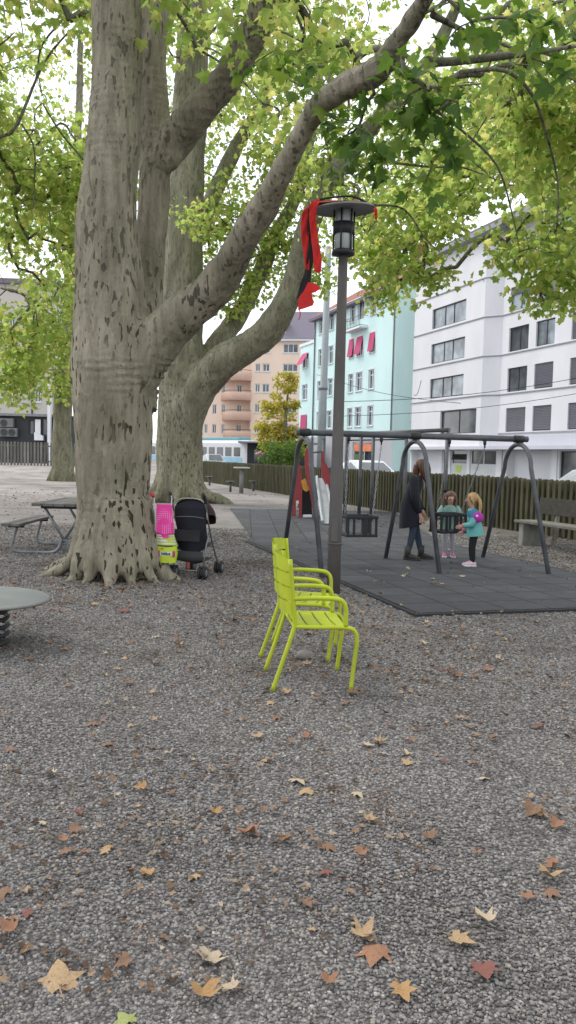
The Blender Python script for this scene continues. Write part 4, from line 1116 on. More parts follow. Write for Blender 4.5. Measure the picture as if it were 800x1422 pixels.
# ------------------------------------------------------------------ people
def ellipse(c, rx, ry, n=18, tilt=0.0, wob=0.0):
    out = []
    for j in range(n):
        a = 2*math.pi*j/n; w_ = 1 + wob*math.sin(5*a)
        x, y = rx*math.cos(a)*w_, ry*math.sin(a)*w_
        out.append(Vector((c[0] + x, c[1] + y, c[2] + math.tan(tilt)*x)))
    return out
M_skin = paint('skin', (.50,.30,.22), .55, .08, 12, bump=.03)
M_eye = paint('eye_dark', (.02,.015,.012), .2, .1)
M_lips = paint('lips', (.42,.15,.13), .5, .1)
def body(root, J, s, mats, region, hands):
    """one continuous skinned surface; J joint positions, local to the root (facing +X)"""
    names, V, Rd, E = {}, [], [], []
    def v(n, p, r):
        names[n] = len(V); V.append(Vector(p)); Rd.append(r*s); return names[n]
    def e(a, b): E.append((names[a], names[b]))
    v('pelvis', J['pelvis'], .125); v('waist', J['waist'], .11); v('chest', J['chest'], .125); v('neckb', J['neckb'], .06); v('neck', J['neck'], .046)
    v('jaw', J['jaw'], .062*J.get('hs',1)); v('skull', J['skull'], .088*J.get('hs',1)); v('crown', J['crown'], .060*J.get('hs',1))
    for a, b in (('pelvis','waist'),('waist','chest'),('chest','neckb'),('neckb','neck'),('neck','jaw'),('jaw','skull'),('skull','crown')): e(a, b)
    f = J['face']   # unit forward of the face
    v('nose', Vector(J['jaw'])*.45 + Vector(J['skull'])*.55 + f*.098*s*J.get('hs',1), .012); e('skull', 'nose')
    for sd in 'lr':
        v('sh'+sd, J['sh'+sd], .056); v('el'+sd, J['el'+sd], .040); v('wr'+sd, J['wr'+sd], .027)
        v('hip'+sd, J['hip'+sd], .085); v('kn'+sd, J['kn'+sd], .056); v('cf'+sd, Vector(J['kn'+sd]).lerp(Vector(J['an'+sd]), .35), .055); v('an'+sd, J['an'+sd], .036); v('to'+sd, J['to'+sd], .032)
        for a, b in (('chest','sh'+sd),('sh'+sd,'el'+sd),('el'+sd,'wr'+sd),('pelvis','hip'+sd),('hip'+sd,'kn'+sd),('kn'+sd,'cf'+sd),('cf'+sd,'an'+sd),('an'+sd,'to'+sd)): e(a, b)
        h, side = hands[sd]; h = Vector(h).normalized(); side = Vector(side).normalized(); w0 = Vector(J['wr'+sd]); nrm = h.cross(side)
        v('pa'+sd, w0 + h*.055*s, .030); e('wr'+sd, 'pa'+sd)
        for q, (off, ln) in enumerate(((-.026,.068),(-.009,.080),(.009,.076),(.025,.060))):
            k0, k1 = 'f%d%s' % (q, sd), 'g%d%s' % (q, sd)
            v(k0, w0 + h*(.085*s) + side*off*s, .0095); v(k1, w0 + h*((.085+ln)*s) + side*off*1.15*s + nrm*.02*s, .0075); e('pa'+sd, k0); e(k0, k1)
        v('t0'+sd, w0 + h*.045*s - side*.034*s, .011); v('t1'+sd, w0 + h*.085*s - side*.055*s + nrm*.012*s, .0085); e('pa'+sd, 't0'+sd); e('t0'+sd, 't1'+sd)
    me = bpy.data.meshes.new('body'); me.from_pydata(V, E, [])
    o = bpy.data.objects.new('body', me); COL.objects.link(o); o.parent = root
    o.modifiers.new('k', 'SKIN'); sub = o.modifiers.new('s', 'SUBSURF'); sub.levels = 2; sub.render_levels = 2
    sk = me.skin_vertices[0].data
    for i, r in enumerate(Rd): sk[i].radius = (r, r); sk[i].use_root = (i == 0)
    bpy.context.view_layer.update()
    bake(o)
    for m in mats: o.data.materials.append(m)
    for p in o.data.polygons:
        p.use_smooth = True; p.material_index = region(p.center)
    return o
def face(root, J, s):
    f = J['face']; up = (Vector(J['crown'])-Vector(J['jaw'])).normalized(); sd = up.cross(f).normalized()
    hs = J.get('hs', 1)*s; c = Vector(J['jaw'])*.35 + Vector(J['skull'])*.65
    M = WM[root.name]
    for k2 in (-1, 1):
        m = MB(); m.ball(M @ (c + f*.079*hs + sd*.031*hs*k2 + up*.012*hs), .011*hs, 8, 6); m.build('eye', M_eye, root)
        m = MB(); m.ball(M @ (c + sd*.088*hs*k2 - f*.005*hs), (.016*hs,.010*hs,.028*hs), 8, 6, rot=M.to_3x3()); m.build('ear', M_skin, root)
    m = MB(); q = Vector(J['jaw']) + f*.062*hs; m.tube([M @ (q - sd*.02*hs), M @ (q + f*.004*hs), M @ (q + sd*.02*hs)], .006*hs, 6); m.build('mouth', M_lips, root)
def shoe(root, an, to, s, mat, name='shoe', sole=None, boot=0.0):
    M = WM[root.name]; a, t = Vector(an), Vector(to); d = (t-a); d.z = 0; d.normalize(); sd = Vector((-d.y, d.x, 0))
    heel = Vector((a.x, a.y, 0)) - d*.055*s; toe = Vector((t.x, t.y, 0)) + d*.055*s; L = (toe-heel).length
    rings = []
    for f_, w_, h_ in ((0,.026,.06),(.12,.036,.085),(.32,.038,.095),(.55,.043,.065),(.78,.046,.045),(.93,.036,.035),(1.0,.016,.022)):
        c = heel + d*L*f_; ring = []
        for j in range(12):
            b = 2*math.pi*j/12; ring.append(M @ (c + sd*(w_*s*math.cos(b)) + Vector((0,0,.012 + h_*s*(.5+.5*math.sin(b))))))
        rings.append(ring)
    m = MB(); m.loft(rings)
    if boot: m.tube([M @ (a*1.0 - Vector((0,0,a.z)) + Vector((0,0,.05*s))), M @ (Vector((a.x, a.y, a.z + boot)))], [.045*s,.052*s], 12)
    o = m.build(name, mat, root)
    m = MB(); rings = []
    for f_, w_ in ((-.01,.026),(.12,.038),(.45,.042),(.78,.049),(.95,.036),(1.01,.014)):
        c = heel + d*L*f_; rings.append([M @ (c + sd*w_*s + Vector((0,0,.022))), M @ (c - sd*w_*s + Vector((0,0,.022))), M @ (c - sd*w_*s + Vector((0,0,0))), M @ (c + sd*w_*s)])
    m.loft(rings); m.build('sole', sole or mat, o)
def hairmass(root, name, mat, cap, locks, s, rot=None):
    M = WM[root.name]; m = MB()
    c, r = cap; m.ball(M @ Vector(c), r, 18, 12, rot=M.to_3x3() @ (rot or Matrix.Identity(3)))
    m.v = [tuple(Vector(p) + Vector((1,1,1))*0 + (Vector(p)-(M @ Vector(c))).normalized()*.006*noise.noise(Vector(p)*38)) for p in m.v]
    for pts, rad in locks: m.tube(bez([M @ Vector(p) for p in pts], 4), interp(rad, 4), 8, flat=.75)
    return m.build(name, mat, root)
M_coat = paint('coat_black', (.012,.013,.020), .85, .3, 10, bump=.25)
M_jean = paint('jeans', (.035,.05,.075), .85, .3, 14, bump=.25); M_boot = paint('boots', (.05,.04,.036), .6, .2, 8)
M_hairb = paint('hair_auburn', (.085,.035,.018), .5, .4, 30, bump=.4, streak=(1,1,.2)); M_hairbr = paint('hair_brown', (.13,.075,.045), .5, .4, 30, bump=.4, streak=(1,1,.2))
M_hairbl = paint('hair_blonde', (.42,.26,.11), .5, .35, 30, bump=.4, streak=(1,1,.2))
# --- woman
wp = G(575, 779); W = thing('person', 'woman in long black coat and jeans bending towards the two girls', 'person', Vector((wp.x, wp.y, .028)), R(-8))
J = dict(pelvis=(-.05,0,.80), waist=(-.03,0,.92), chest=(.04,0,1.10), neckb=(.12,0,1.22), neck=(.155,0,1.27), jaw=(.225,0,1.315), skull=(.235,0,1.39), crown=(.235,0,1.435),
         face=Vector((.88,-.05,-.47)).normalized(),
         shl=(.05,.16,1.165), ell=(.05,.235,.93), wrl=(.12,.13,.72), shr=(.05,-.16,1.165), elr=(.03,-.24,.92), wrr=(.06,-.15,.71),
         hipl=(-.05,.085,.77), knl=(.02,.095,.43), anl=(.10,.10,.075), tol=(.235,.09,.03),
         hipr=(-.05,-.085,.77), knr=(-.03,-.10,.43), anr=(-.10,-.11,.075), tor=(.03,-.13,.03))
def regW(c): return 0 if (c.z > 1.23 or (c.z < .74 and c.z > .5 and abs(c.y) > .02 and c.x > .045 and False)) else 1
bW = body(W, J, 1.0, [M_skin, M_jean], lambda c: 0 if (c.z > 1.22 or (c.x > .045 and .52 < c.z < .735 and min((c-Vector((.14,.12,.64))).length, (c-Vector((.08,-.14,.63))).length) < .125 and c.x > .055)) else 1,
          {'l': ((.25,.05,-1), (1,0,.2)), 'r': ((.2,.02,-1), (1,0,.2))})
face(W, J, 1.0)
MW = WM[W.name]
m = MB(); rings = []
for c, rx, ry, tl in (((.135,0,1.255),.062,.068,.3),((.11,0,1.225),.085,.12,.3),((.07,0,1.165),.105,.195,.2),((.04,0,1.07),.125,.195,.15),((-.01,0,.95),.13,.175,.1),((-.05,0,.83),.155,.195,.1),((-.06,0,.70),.165,.20,.12),((-.07,0,.57),.168,.205,.2),((-.072,0,.49),.168,.205,.22)):
    rings.append([MW @ p for p in ellipse(c, rx, ry, 22, tl, .015)])
m.loft(rings, caps=False); coat = m.build('coat', M_coat, W)
for sd in (1,-1):
    q = 'l' if sd > 0 else 'r'
    m = MB(); a, b, c = Vector(J['sh'+q]), Vector(J['el'+q]), Vector(J['wr'+q])
    m.tube(bez([MW @ (a + Vector((-.02,-.05*sd,.03))), MW @ a, MW @ b, MW @ (c + Vector((0,0,.01)))], 4), interp([.06,.075,.062,.048], 4), 12, caps=False); m.build('sleeve', M_coat, coat)
m = MB(); m.tube(bez([MW @ Vector((.16,-.05,1.26)), MW @ Vector((.20,-.07,1.16)), MW @ Vector((.175,-.06,1.05))], 4), interp([.03,.026,.012], 4), 8, flat=.5); m.build('scarf', paint('scarf', (.30,.27,.25), .9), W)
hairmass(W, 'hair', M_hairb, ((.215,0,1.40), (.108,.098,.098)),
   [([(.20,.07,1.43),(.19,.10,1.35),(.20,.085,1.22),(.23,.06,1.13)],[.05,.05,.045,.015]), ([(.20,-.07,1.43),(.20,-.10,1.35),(.215,-.085,1.22),(.25,-.07,1.14)],[.05,.05,.045,.015]),
    ([(.13,0,1.40),(.105,0,1.32),(.10,0,1.23),(.09,0,1.16)],[.06,.07,.06,.02]), ([(.27,.06,1.44),(.30,.075,1.37),(.30,.06,1.28)],[.03,.03,.01]), ([(.27,-.06,1.44),(.30,-.078,1.36),(.295,-.06,1.26)],[.03,.03,.01])], 1)
for q in 'lr': shoe(W, J['an'+q], J['to'+q], 1.0, M_boot, 'boot', M_black, .13)
def shear(o):
    if o.type == 'MESH':
        for v_ in o.data.vertices: v_.co.x -= .17*max(0, v_.co.z-.62)
    for c_h in o.children: shear(c_h)
shear(W)
# --- girl beside the swing (profile, facing left)
gp = G(655, 789); K = thing('person', 'blonde girl in turquoise jacket and black leggings, standing right of the baby swing', 'person', Vector((gp.x, gp.y, .028)), R(172))
M_aqua = paint('jacket_turquoise', (.13,.38,.37), .7, .15, 10, bump=.25); M_teal = paint('jacket_blue', (.03,.16,.27), .7, .15, 10, bump=.2)
M_legg = paint('leggings', (.012,.012,.015), .85, .2, 12); M_sneak = paint('pale_pink_sneaker', (.58,.42,.47), .6, .15, 14); M_sole = paint('white_sole', (.6,.6,.6), .6)
J = dict(pelvis=(-.02,0,.50), waist=(-.015,0,.585), chest=(0,0,.70), neckb=(.015,0,.79), neck=(.025,0,.825), jaw=(.045,0,.885), skull=(.035,0,.955), crown=(.025,0,.995), hs=1.18,
         face=Vector((.97,.12,-.12)).normalized(),
         shl=(0,.10,.755), ell=(.03,.15,.61), wrl=(.14,.11,.58), shr=(0,-.10,.755), elr=(.03,-.145,.60), wrr=(.12,-.12,.49),
         hipl=(-.02,.055,.48), knl=(.0,.06,.27), anl=(-.015,.06,.055), tol=(.075,.06,.025),
         hipr=(-.02,-.055,.48), knr=(.015,-.06,.27), anr=(.0,-.065,.055), tor=(.09,-.07,.025))
sc_ = .70
body(K, J, sc_, [M_skin, M_legg, M_aqua], lambda c: 0 if (c.z > .80 or (c.x > .125 and .40 < c.z < .66)) else (2 if c.z > .46 else 1), {'l': ((1,0,-.25), (0,0,1)), 'r': ((.8,0,-.6), (.3,0,.8))})
face(K, J, sc_)
MK = WM[K.name]
m = MB(); m.loft([[MK @ p for p in ellipse(c, rx, ry, 20, tl, .02)] for c, rx, ry, tl in (((.025,0,.815),.045,.05,.2),((.01,0,.785),.075,.10,.1),((0,0,.72),.092,.128,0),((-.012,0,.62),.098,.125,0),((-.022,0,.52),.112,.132,-.1),((-.03,0,.435),.122,.138,-.15))], caps=False)
jk = m.build('jacket', M_aqua, K)
m = MB(); m.loft([[MK @ p for p in ellipse(c, rx, ry, 20, 0)] for c, rx, ry in (((.012,0,.80),.064,.083),((.01,0,.785),.079,.106),((.0,0,.735),.094,.130),((-.004,0,.70),.097,.131))], caps=False); m.build('yoke', M_teal, jk)
for sd in (1,-1):
    q = 'l' if sd > 0 else 'r'; a, b, c = [Vector(J[n_+q]) for n_ in ('sh','el','wr')]
    m = MB(); m.tube(bez([MK @ (a + Vector((-.01,-.03*sd,.015))), MK @ a, MK @ b, MK @ c], 4), interp([.045,.052,.046,.036], 4), 10, caps=False); m.build('sleeve', M_aqua, jk)
    m = MB(); m.tube([MK @ b.lerp(c,.82), MK @ c.lerp(b,-.10)], [.038,.035], 10); m.build('cuff', paint('cuff_pink', (.55,.10,.22), .7), jk)
    m = MB(); m.tube(bez([MK @ (a + Vector((-.012,-.03*sd,.02))), MK @ (a+Vector((0,.004*sd,.004))), MK @ a.lerp(b,.45)], 4), interp([.048,.056,.054], 4), 10, caps=False); m.build('shoulder_panel', M_teal, jk)
# round magenta bag worn at her side
pb_ = MK @ Vector((-.045,.155,.705))
m = MB(); m.ball(pb_, (.078,.032,.076), 16, 10, rot=MK.to_3x3()); bgm = m.build('round_bag', paint('magenta_bag', (.36,.03,.30), .6), K); 
m = MB(); m.ball(MK @ Vector((-.03,.183,.725)), (.020,.008,.018), 10, 6, rot=MK.to_3x3()); m.build('badge', paint('badge_pink', (.85,.55,.85), .4), bgm)
hairmass(K, 'hair', M_hairbl, ((.018,0,.968), (.085,.080,.078)),
   [([(-.045,0,.97),(-.075,.01,.92),(-.085,.02,.84),(-.075,.03,.75),(-.06,.035,.69)],[.035,.038,.034,.028,.008]), ([(.05,.055,1.0),(.03,.075,.94),(.01,.07,.88)],[.03,.026,.012]), ([(.05,-.055,1.0),(.03,-.075,.94),(.01,-.07,.88)],[.03,.026,.012])], .7)
for q in 'lr': shoe(K, J['an'+q], J['to'+q], .74, M_sneak, 'sneaker', M_sole)
# --- girl behind the swing seat, facing the viewer
hp_ = G(622, 776); N_ = thing('person', 'brown-haired girl in mint jacket and pale leggings, standing behind the baby swing', 'person', Vector((hp_.x, hp_.y, .028)), R(-96))
M_mint = paint('jacket_mint', (.22,.37,.33), .7, .15, 10, bump=.25); M_pale = paint('pale_leggings', (.33,.32,.36), .8, .15, 10); M_shp = paint('pink_shoe', (.42,.10,.21), .6, .2, 14)
J = dict(pelvis=(-.02,0,.49), waist=(-.01,0,.575), chest=(.01,0,.69), neckb=(.03,0,.775), neck=(.045,0,.81), jaw=(.07,0,.86), skull=(.065,0,.93), crown=(.055,0,.97), hs=1.18,
         face=Vector((.93,.22,-.28)).normalized(),
         shl=(.01,.105,.745), ell=(.06,.165,.63), wrl=(.20,.09,.66), shr=(.01,-.105,.745), elr=(.05,-.17,.62), wrr=(.20,-.10,.655),
         hipl=(-.02,.055,.47), knl=(-.01,.062,.265), anl=(-.02,.065,.055), tol=(.075,.075,.025),
         hipr=(-.02,-.055,.47), knr=(0,-.058,.265), anr=(-.01,-.06,.055), tor=(.085,-.06,.025))
body(N_, J, sc_, [M_skin, M_pale, M_mint], lambda c: 0 if (c.z > .785 or (c.x > .19 and c.z > .58)) else (2 if c.z > .44 else 1), {'l': ((1,-.2,-.2), (0,-1,.1)), 'r': ((1,.2,-.2), (0,1,.1))})
face(N_, J, sc_)
MN = WM[N_.name]
m = MB(); m.loft([[MN @ p for p in ellipse(c, rx, ry, 20, tl, .02)] for c, rx, ry, tl in (((.04,0,.80),.048,.05,.2),((.025,0,.77),.075,.10,.1),((.01,0,.70),.09,.13,0),((-.01,0,.6),.095,.125,0),((-.02,0,.5),.105,.13,0),((-.025,0,.43),.11,.132,0))], caps=False)
jk = m.build('jacket', M_mint, N_)
for sd in (1,-1):
    q = 'l' if sd > 0 else 'r'; a, b, c = [Vector(J[n_+q]) for n_ in ('sh','el','wr')]
    m = MB(); m.tube(bez([MN @ (a + Vector((-.01,-.03*sd,.015))), MN @ a, MN @ b, MN @ c], 4), interp([.045,.054,.05,.036], 4), 10, caps=False); m.build('sleeve', M_mint, jk)
hairmass(N_, 'hair', M_hairbr, ((.042,0,.945), (.082,.084,.078)),
   [([(.03,.06,.97),(.03,.085,.90),(.04,.085,.81),(.06,.075,.73)],[.03,.032,.028,.01]), ([(.03,-.06,.97),(.03,-.09,.90),(.035,-.10,.81),(.05,-.10,.74)],[.03,.034,.03,.01]), ([(-.02,0,.95),(-.04,0,.86),(-.04,0,.77)],[.05,.05,.02])], .7)
m = MB()
for sd in (1,-1): m.ball(MN @ Vector((.02,-.055+.028*sd,1.02)), (.022,.034,.026), 8, 6, rot=MN.to_3x3())
m.build('hair_bow', M_blackcloth, N_)
for q in 'lr': shoe(N_, J['an'+q], J['to'+q], .74, M_shp, 'sneaker', M_sole)
# ------------------------------------------------------------------ buildings
class Fac:
    """a facade plane: x along it (to the right as seen from the playground), z up, outward = local -Y"""
    def __init__(s, name, label, o, dirv, cat='building'):
        d = Vector((dirv[0], dirv[1], 0)).normalized(); s.o = Vector((o[0], o[1], 0)); s.d = d
        s.n = Vector((-d.y, d.x, 0))
        s.root = thing(name, label, cat, s.o, math.atan2(d.y, d.x)); s.M = WM[s.root.name]
    def sz(s, u, v):
        r = ray(u, v); # C + t r on plane
        t = (s.o.dot(s.n))/(r.dot(s.n)); p = r*t
        return (p - s.o).dot(s.d), p.z + CAMH
    def W(s, x, y, z): return s.M @ Vector((x, y, z))
    def wall(s, name, mat, x0, x1, z0, z1, opens=(), y=0.0, rec=.22, parent=None):
        xs_ = sorted({x0, x1, *[min(max(a, x0), x1) for o in opens for a in (o[0], o[1])]}); zs_ = sorted({z0, z1, *[min(max(a, z0), z1) for o in opens for a in (o[2], o[3])]})
        m = MB()
        for a, b in zip(xs_, xs_[1:]):
            for c, d in zip(zs_, zs_[1:]):
                cx, cz = (a+b)/2, (c+d)/2
                if any(o[0] < cx < o[1] and o[2] < cz < o[3] for o in opens): continue
                m.add([s.W(a,y,c), s.W(b,y,c), s.W(b,y,d), s.W(a,y,d)], [(0,1,2,3)])
        for o in opens:
            a, b, c, d = o[:4]; q = y + rec
            for P4 in (((a,y,c),(a,q,c),(a,q,d),(a,y,d)), ((b,y,c),(b,y,d),(b,q,d),(b,q,c)), ((a,y,c),(b,y,c),(b,q,c),(a,q,c)), ((a,y,d),(a,q,d),(b,q,d),(b,y,d))):
                m.add([s.W(*p) for p in P4], [(0,1,2,3)])
        return m.build(name, mat, parent or s.root)
    def window(s, o, fmat, gmat, y=0.0, rec=.18, bars=(.5,), hbars=(), sill=None, fw=.07, blind=None, parent=None):
        a, b, c, d = o[:4]; q = y + rec; m = MB(); rot = s.M.to_3x3()
        for (x0, x1, z0, z1) in ((a,b,c,c+fw),(a,b,d-fw,d),(a,a+fw,c+fw,d-fw),(b-fw,b,c+fw,d-fw)):
            m.box(s.W((x0+x1)/2, q-.02, (z0+z1)/2), (x1-x0, .06, z1-z0), rot)
        for t in bars: m.box(s.W(a+(b-a)*t, q-.023, (c+d)/2), (fw*.8, .05, d-c-2*fw), rot)
        for t in hbars: m.box(s.W((a+b)/2, q-.024, c+(d-c)*t), (b-a-2*fw, .045, fw*.7), rot)
        w_ = m.build('window', fmat, parent or s.root)
        m = MB(); m.add([s.W(a,q,c), s.W(b,q,c), s.W(b,q,d), s.W(a,q,d)], [(0,1,2,3)]); m.build('pane', gmat, w_)
        if sill is not None:
            m = MB(); m.box(s.W((a+b)/2, y-.05, c-.04), (b-a+.2, .14, .07), rot); m.build('sill', sill, w_)
        if blind is not None:
            m = MB(); n = max(4, int((d-c)*blind[1]/.11)); z = d-.02
            for i in range(n): m.box(s.W((a+b)/2, q-.07, z-.11*(i+.5)), (b-a-.06, .05, .085), rot @ Matrix.Rotation(R(28),3,'X'))
            m.build('blind', blind[0], w_)
        return w_
    def boxp(s, name, mat, x0, x1, y0, y1, z0, z1, parent=None, bevel=0):
        m = MB(); m.box(s.W((x0+x1)/2, (y0+y1)/2, (z0+z1)/2), (x1-x0, y1-y0, z1-z0), s.M.to_3x3()); return m.build(name, mat, parent or s.root, bevel=bevel)
M_wwall = render_wall('white_render', (.69,.69,.705)); M_wband = render_wall('white_band', (.55,.55,.60)); M_wfr = paint('window_frame_dark', (.06,.06,.07), .5)
M_wline = paint('storey_line', (.28,.28,.31), .7); M_base = render_wall('plinth_grey', (.42,.42,.44))
M_mint2 = render_wall('mint_render', (.59,.77,.75)); M_fwhite = paint('frame_white', (.68,.70,.72), .5, .05)
M_awn = paint('awning_red', (.46,.06,.15), .75, .12); M_rooft = paint('roof_tile_red', (.24,.095,.07), .85, .25, 6); M_roofv = paint('roof_slate_violet', (.17,.15,.185), .8, .2, 5)
M_peach = render_wall('peach_render', (.78,.61,.50)); M_peachd = render_wall('peach_balcony', (.72,.50,.40)); M_beige = render_wall('beige_render', (.50,.47,.43))
# --- white office block at the right
wf = Fac('office_building', 'white six-storey building with grey windows and slim storey lines behind the fence', (11.75, 75.2), (.33,-1))
SILL = [3.68, 6.62, 9.57, 12.52, 15.47]
def xat(u, v=540): return wf.sz(u, v)[0]
xb = xat(683)                   # where the bay turns back
xe = 34.0
bay_open, bay_fill = [], []
xw0, xw1 = xat(610), xat(657)
for i, z in enumerate(SILL[1:4]): bay_open.append((xw0, xw1, z+.18, z+1.85))
pz0, pz1 = SILL[0]+.05, SILL[0]+1.95
porch = (xat(626), xat(677), pz0, pz1)
shops = [(xat(a), xat(b), .35, 2.45) for a, b in ((620,629),(632,655),(659,696))]
yb = -.9
wf.wall('wall', M_wwall, 0, xb, 2.7, 18.6, bay_open + [porch], y=yb)
for o in bay_open: wf.window(o, M_wfr, M_panelight, y=yb, bars=(.36,.62), hbars=(), fw=.08)
wf.window(porch, M_wfr, M_pane, y=yb, rec=.21, bars=(.5,), fw=.08)
# chamfer and right-hand facade
xr0 = xb + 1.2
m = MB(); m.add([wf.W(xb,yb,2.7), wf.W(xr0,0,2.7), wf.W(xr0,0,18.6), wf.W(xb,yb,18.6)], [(0,1,2,3)]); m.build('wall', M_wwall, wf.root)
cols = [(xat(704), xat(731)), (xat(741), xat(767)), (xat(790), xat(825)), (xat(838), xat(880))]
ropen = []
for i, z in enumerate(SILL):
    for j, (a, b) in enumerate(cols): ropen.append((a, b, z+.10, z+1.85, i, j))
wf.wall('wall', M_wwall, xr0, xe, 2.62, 18.6, ropen)
for o in ropen:
    i, j = o[4], o[5]
    closed = (i == 0) or (i == 1 and j >= 1) or (i == 2 and j >= 2)
    wf.window(o, M_wfr, M_pane if (i+j) % 3 else M_panelight, bars=(.5,) if j < 2 else (.33,.66), fw=.06, blind=(M_blind, 1.0) if closed else ((M_blind, .35) if (i*2+j) % 3 == 0 else None))
for i, z in enumerate(SILL[1:]):
    wf.boxp('storey_line', M_wline, -.02, xb+.02, yb-.07, yb-.003, z-.07, z+.01)
    m = MB(); m.beam(wf.W(xb,yb-.035,z-.04), wf.W(xr0,-.035,z-.04), .07, .08); m.build('storey_line', M_wline, wf.root)
    wf.boxp('storey_line', M_wline, xr0, xe, -.07, -.003, z-.07, z+.01)
wf.boxp('storey_line', M_wline, xr0, xe, -.07, -.003, SILL[0]-.08, SILL[0]+.03)
wf.boxp('canopy', M_wband, -.3, xe, yb-.5, .15, 2.45, 2.69)
wf.boxp('canopy_band', M_wband, xat(672), xe, -.45, -.01, 2.70, 3.45)
# ground floor with shop windows
wf.wall('wall', M_wwall, .0, xat(700,640), 0, 2.45, shops, y=-.2)
M_poster = paint('shop_poster', (.55,.56,.56), .6, .1, 3); M_green = paint('poster_green', (.45,.55,.12), .6)
M_signd = paint('shop_letter_dark', (.05,.06,.06), .6)
for k2, o in enumerate(shops):
    wd_ = wf.window(o, M_white, M_pane, y=-.2, bars=(.5,) if k2 == 2 else (), fw=.09)
    a, b, c, d = o
    if k2 > 0:
        wf.boxp('poster', M_poster, a+.12, b-.12, -.12, -.10, c+.1, c+1.0, wd_)
    if k2 == 1:
        wf.boxp('poster', M_green, (a+b)/2-.5, (a+b)/2+.4, -.14, -.125, c+.25, c+.85, wd_)
        m = MB()
        for q in range(9):
            x = a+.25+(b-a-.5)*q/8; m.beam(wf.W(x-.09,-.13,c+1.3), wf.W(x+.09,-.13,c+1.75), .02, .08, up=wf.n); m.beam(wf.W(x+.09,-.13,c+1.35), wf.W(x-.05,-.13,c+1.7), .02, .06, up=wf.n)
        m.build('lettering', M_signd, wd_)
door_x = [(xat(716,640), xat(730,640)), (xat(752,640), xat(762,640))]
xs0 = xat(700,640)
wf.wall('wall', M_base, xs0, xat(772,640), 0, 2.45, [(a,b,.0,2.3) for a,b in door_x], y=.9)
for a, b in door_x: wf.window((a,b,.02,2.3), M_wfr, M_pane, y=.9, bars=(), hbars=(.5,.75), fw=.1)
for xx_ in (xs0, xat(768,640)): wf.boxp('pillar', M_wwall, xx_, xx_+.6, -.15, .85, 0, 2.45)
s2 = (xat(778,640), xe-.6, .35, 2.35)
wf.wall('wall', M_wwall, xat(772,640)+.2, xe, 0, 2.45, [s2], y=-.05); wf.window(s2, M_wfr, M_pane, y=-.05, bars=(.25,.5,.75), fw=.08)
m = MB(); m.box(wf.W(xe/2, 8.0, 9.3), (xe-.1, 15.0, 18.5), wf.M.to_3x3()); m.build('core', M_wwall, wf.root)
wf.boxp('wall', M_wwall, .0, .25, yb+.01, 15, 0, 18.58)
m = MB(); m.prism([(-.7,18.6),(xe+.5,18.6),(xe+.5,18.95),(-.7,18.95)], yb-.7, 15, wf.M); m.build('cornice', M_wline, wf.root)
wf.boxp('roof', M_roofv, 1, xe, 1.2, 14, 18.96, 20.6)
# --- mint apartment block
mf = Fac('apartment_building', 'mint green apartment block with red awnings and white window frames', (-.339*26+9.9, 80+26), (.339,-1))
xm = (Vector((9.9,80,0)) - mf.o).length
def mx(u, v=540): return mf.sz(u, v)[0]
mopen = []
zr = [(mf.sz(516,591)[1], mf.sz(516,563)[1]), (mf.sz(516,540)[1], mf.sz(516,513)[1]), (mf.sz(516,489.5)[1], mf.sz(516,462)[1]), (mf.sz(516,437.5)[1], mf.sz(516,411)[1])]
mcols = [(441,446),(455,461.5),(483.5,490),(494,502.5),(511.5,519)]
for i, (a, b) in enumerate(zr):
    for j, (u0, u1) in enumerate(mcols):
        mopen.append((mx(u0), mx(u1), a, b, i, j))
xl0 = mx(436.5)
ztop = mf.sz(540, 404)[1]
shop = (mx(489,640), mx(519,640), .6, 3.3)
mf.wall('wall', M_mint2, xl0, xm, 4.0, ztop, mopen)
mf.wall('wall', M_base, 0, xm, 0, 4.0, [shop], y=.02)
wsh = mf.window(shop, M_white, M_pane, y=.02, bars=(.5,), fw=.12)
mf.boxp('shop_sign', paint('sign_orange', (.62,.20,.10), .6, .3, 1.5), shop[0]+.15, shop[1]-.15, .12, .16, 2.3, 3.1, wsh)
mf.boxp('display', paint('display_green', (.08,.13,.05), .8, .4, 2), shop[0]+.2, (shop[0]+shop[1])/2-.2, .13, .17, .9, 2.0, wsh)
for o in mopen:
    i, j = o[4], o[5]
    if i == 3 and j == 3:
        wn = mf.window((o[0],o[1],o[2]-.9,o[3]), M_fwhite, M_pane, bars=(.5,), fw=.10)
        rb2 = MB()
        x0, x1, zb_ = mx(485), mx(508), o[2]-1.0
        for q in range(12): rb2.tube([mf.W(x0+(x1-x0)*q/11,-.9,zb_), mf.W(x0+(x1-x0)*q/11,-.9,zb_+1.1)], .025, 5)
        for zz in (zb_+1.1, zb_+.1): rb2.tube([mf.W(x0,0,zz), mf.W(x0,-.9,zz), mf.W(x1,-.9,zz), mf.W(x1,0,zz)], .03, 5)
        bal = mf.boxp('balcony', M_fwhite, x0-.05, x1+.05, -.95, -.01, zb_-.18, zb_); rb2.build('railing', M_steel, bal)
    else:
        wn = mf.window(o, M_fwhite, M_pane, bars=(.5,), hbars=(.72,), fw=.10, sill=M_fwhite)
    # white surround
    m = MB(); a, b, c, d = o[:4]; rot = mf.M.to_3x3()
    for (x0, x1, z0, z1) in ((a-.16,a-.005,c,d),(b+.005,b+.16,c,d),(a-.16,b+.16,d+.005,d+.16)): m.box(mf.W((x0+x1)/2,-.02,(z0+z1)/2), (x1-x0,.03,z1-z0), rot)
    m.build('surround', M_fwhite, wn)
    if i == 2 and j >= 2 or (i == 2 and j == 1 and False):
        m = MB(); m.add([mf.W(a,-.03,d), mf.W(b,-.03,d), mf.W(b,-.42 if j % 2 else -.28,c+.12), mf.W(a,-.42 if j % 2 else -.28,c+.12)], [(0,1,2,3)]); m.build('awning', M_awn, wn)
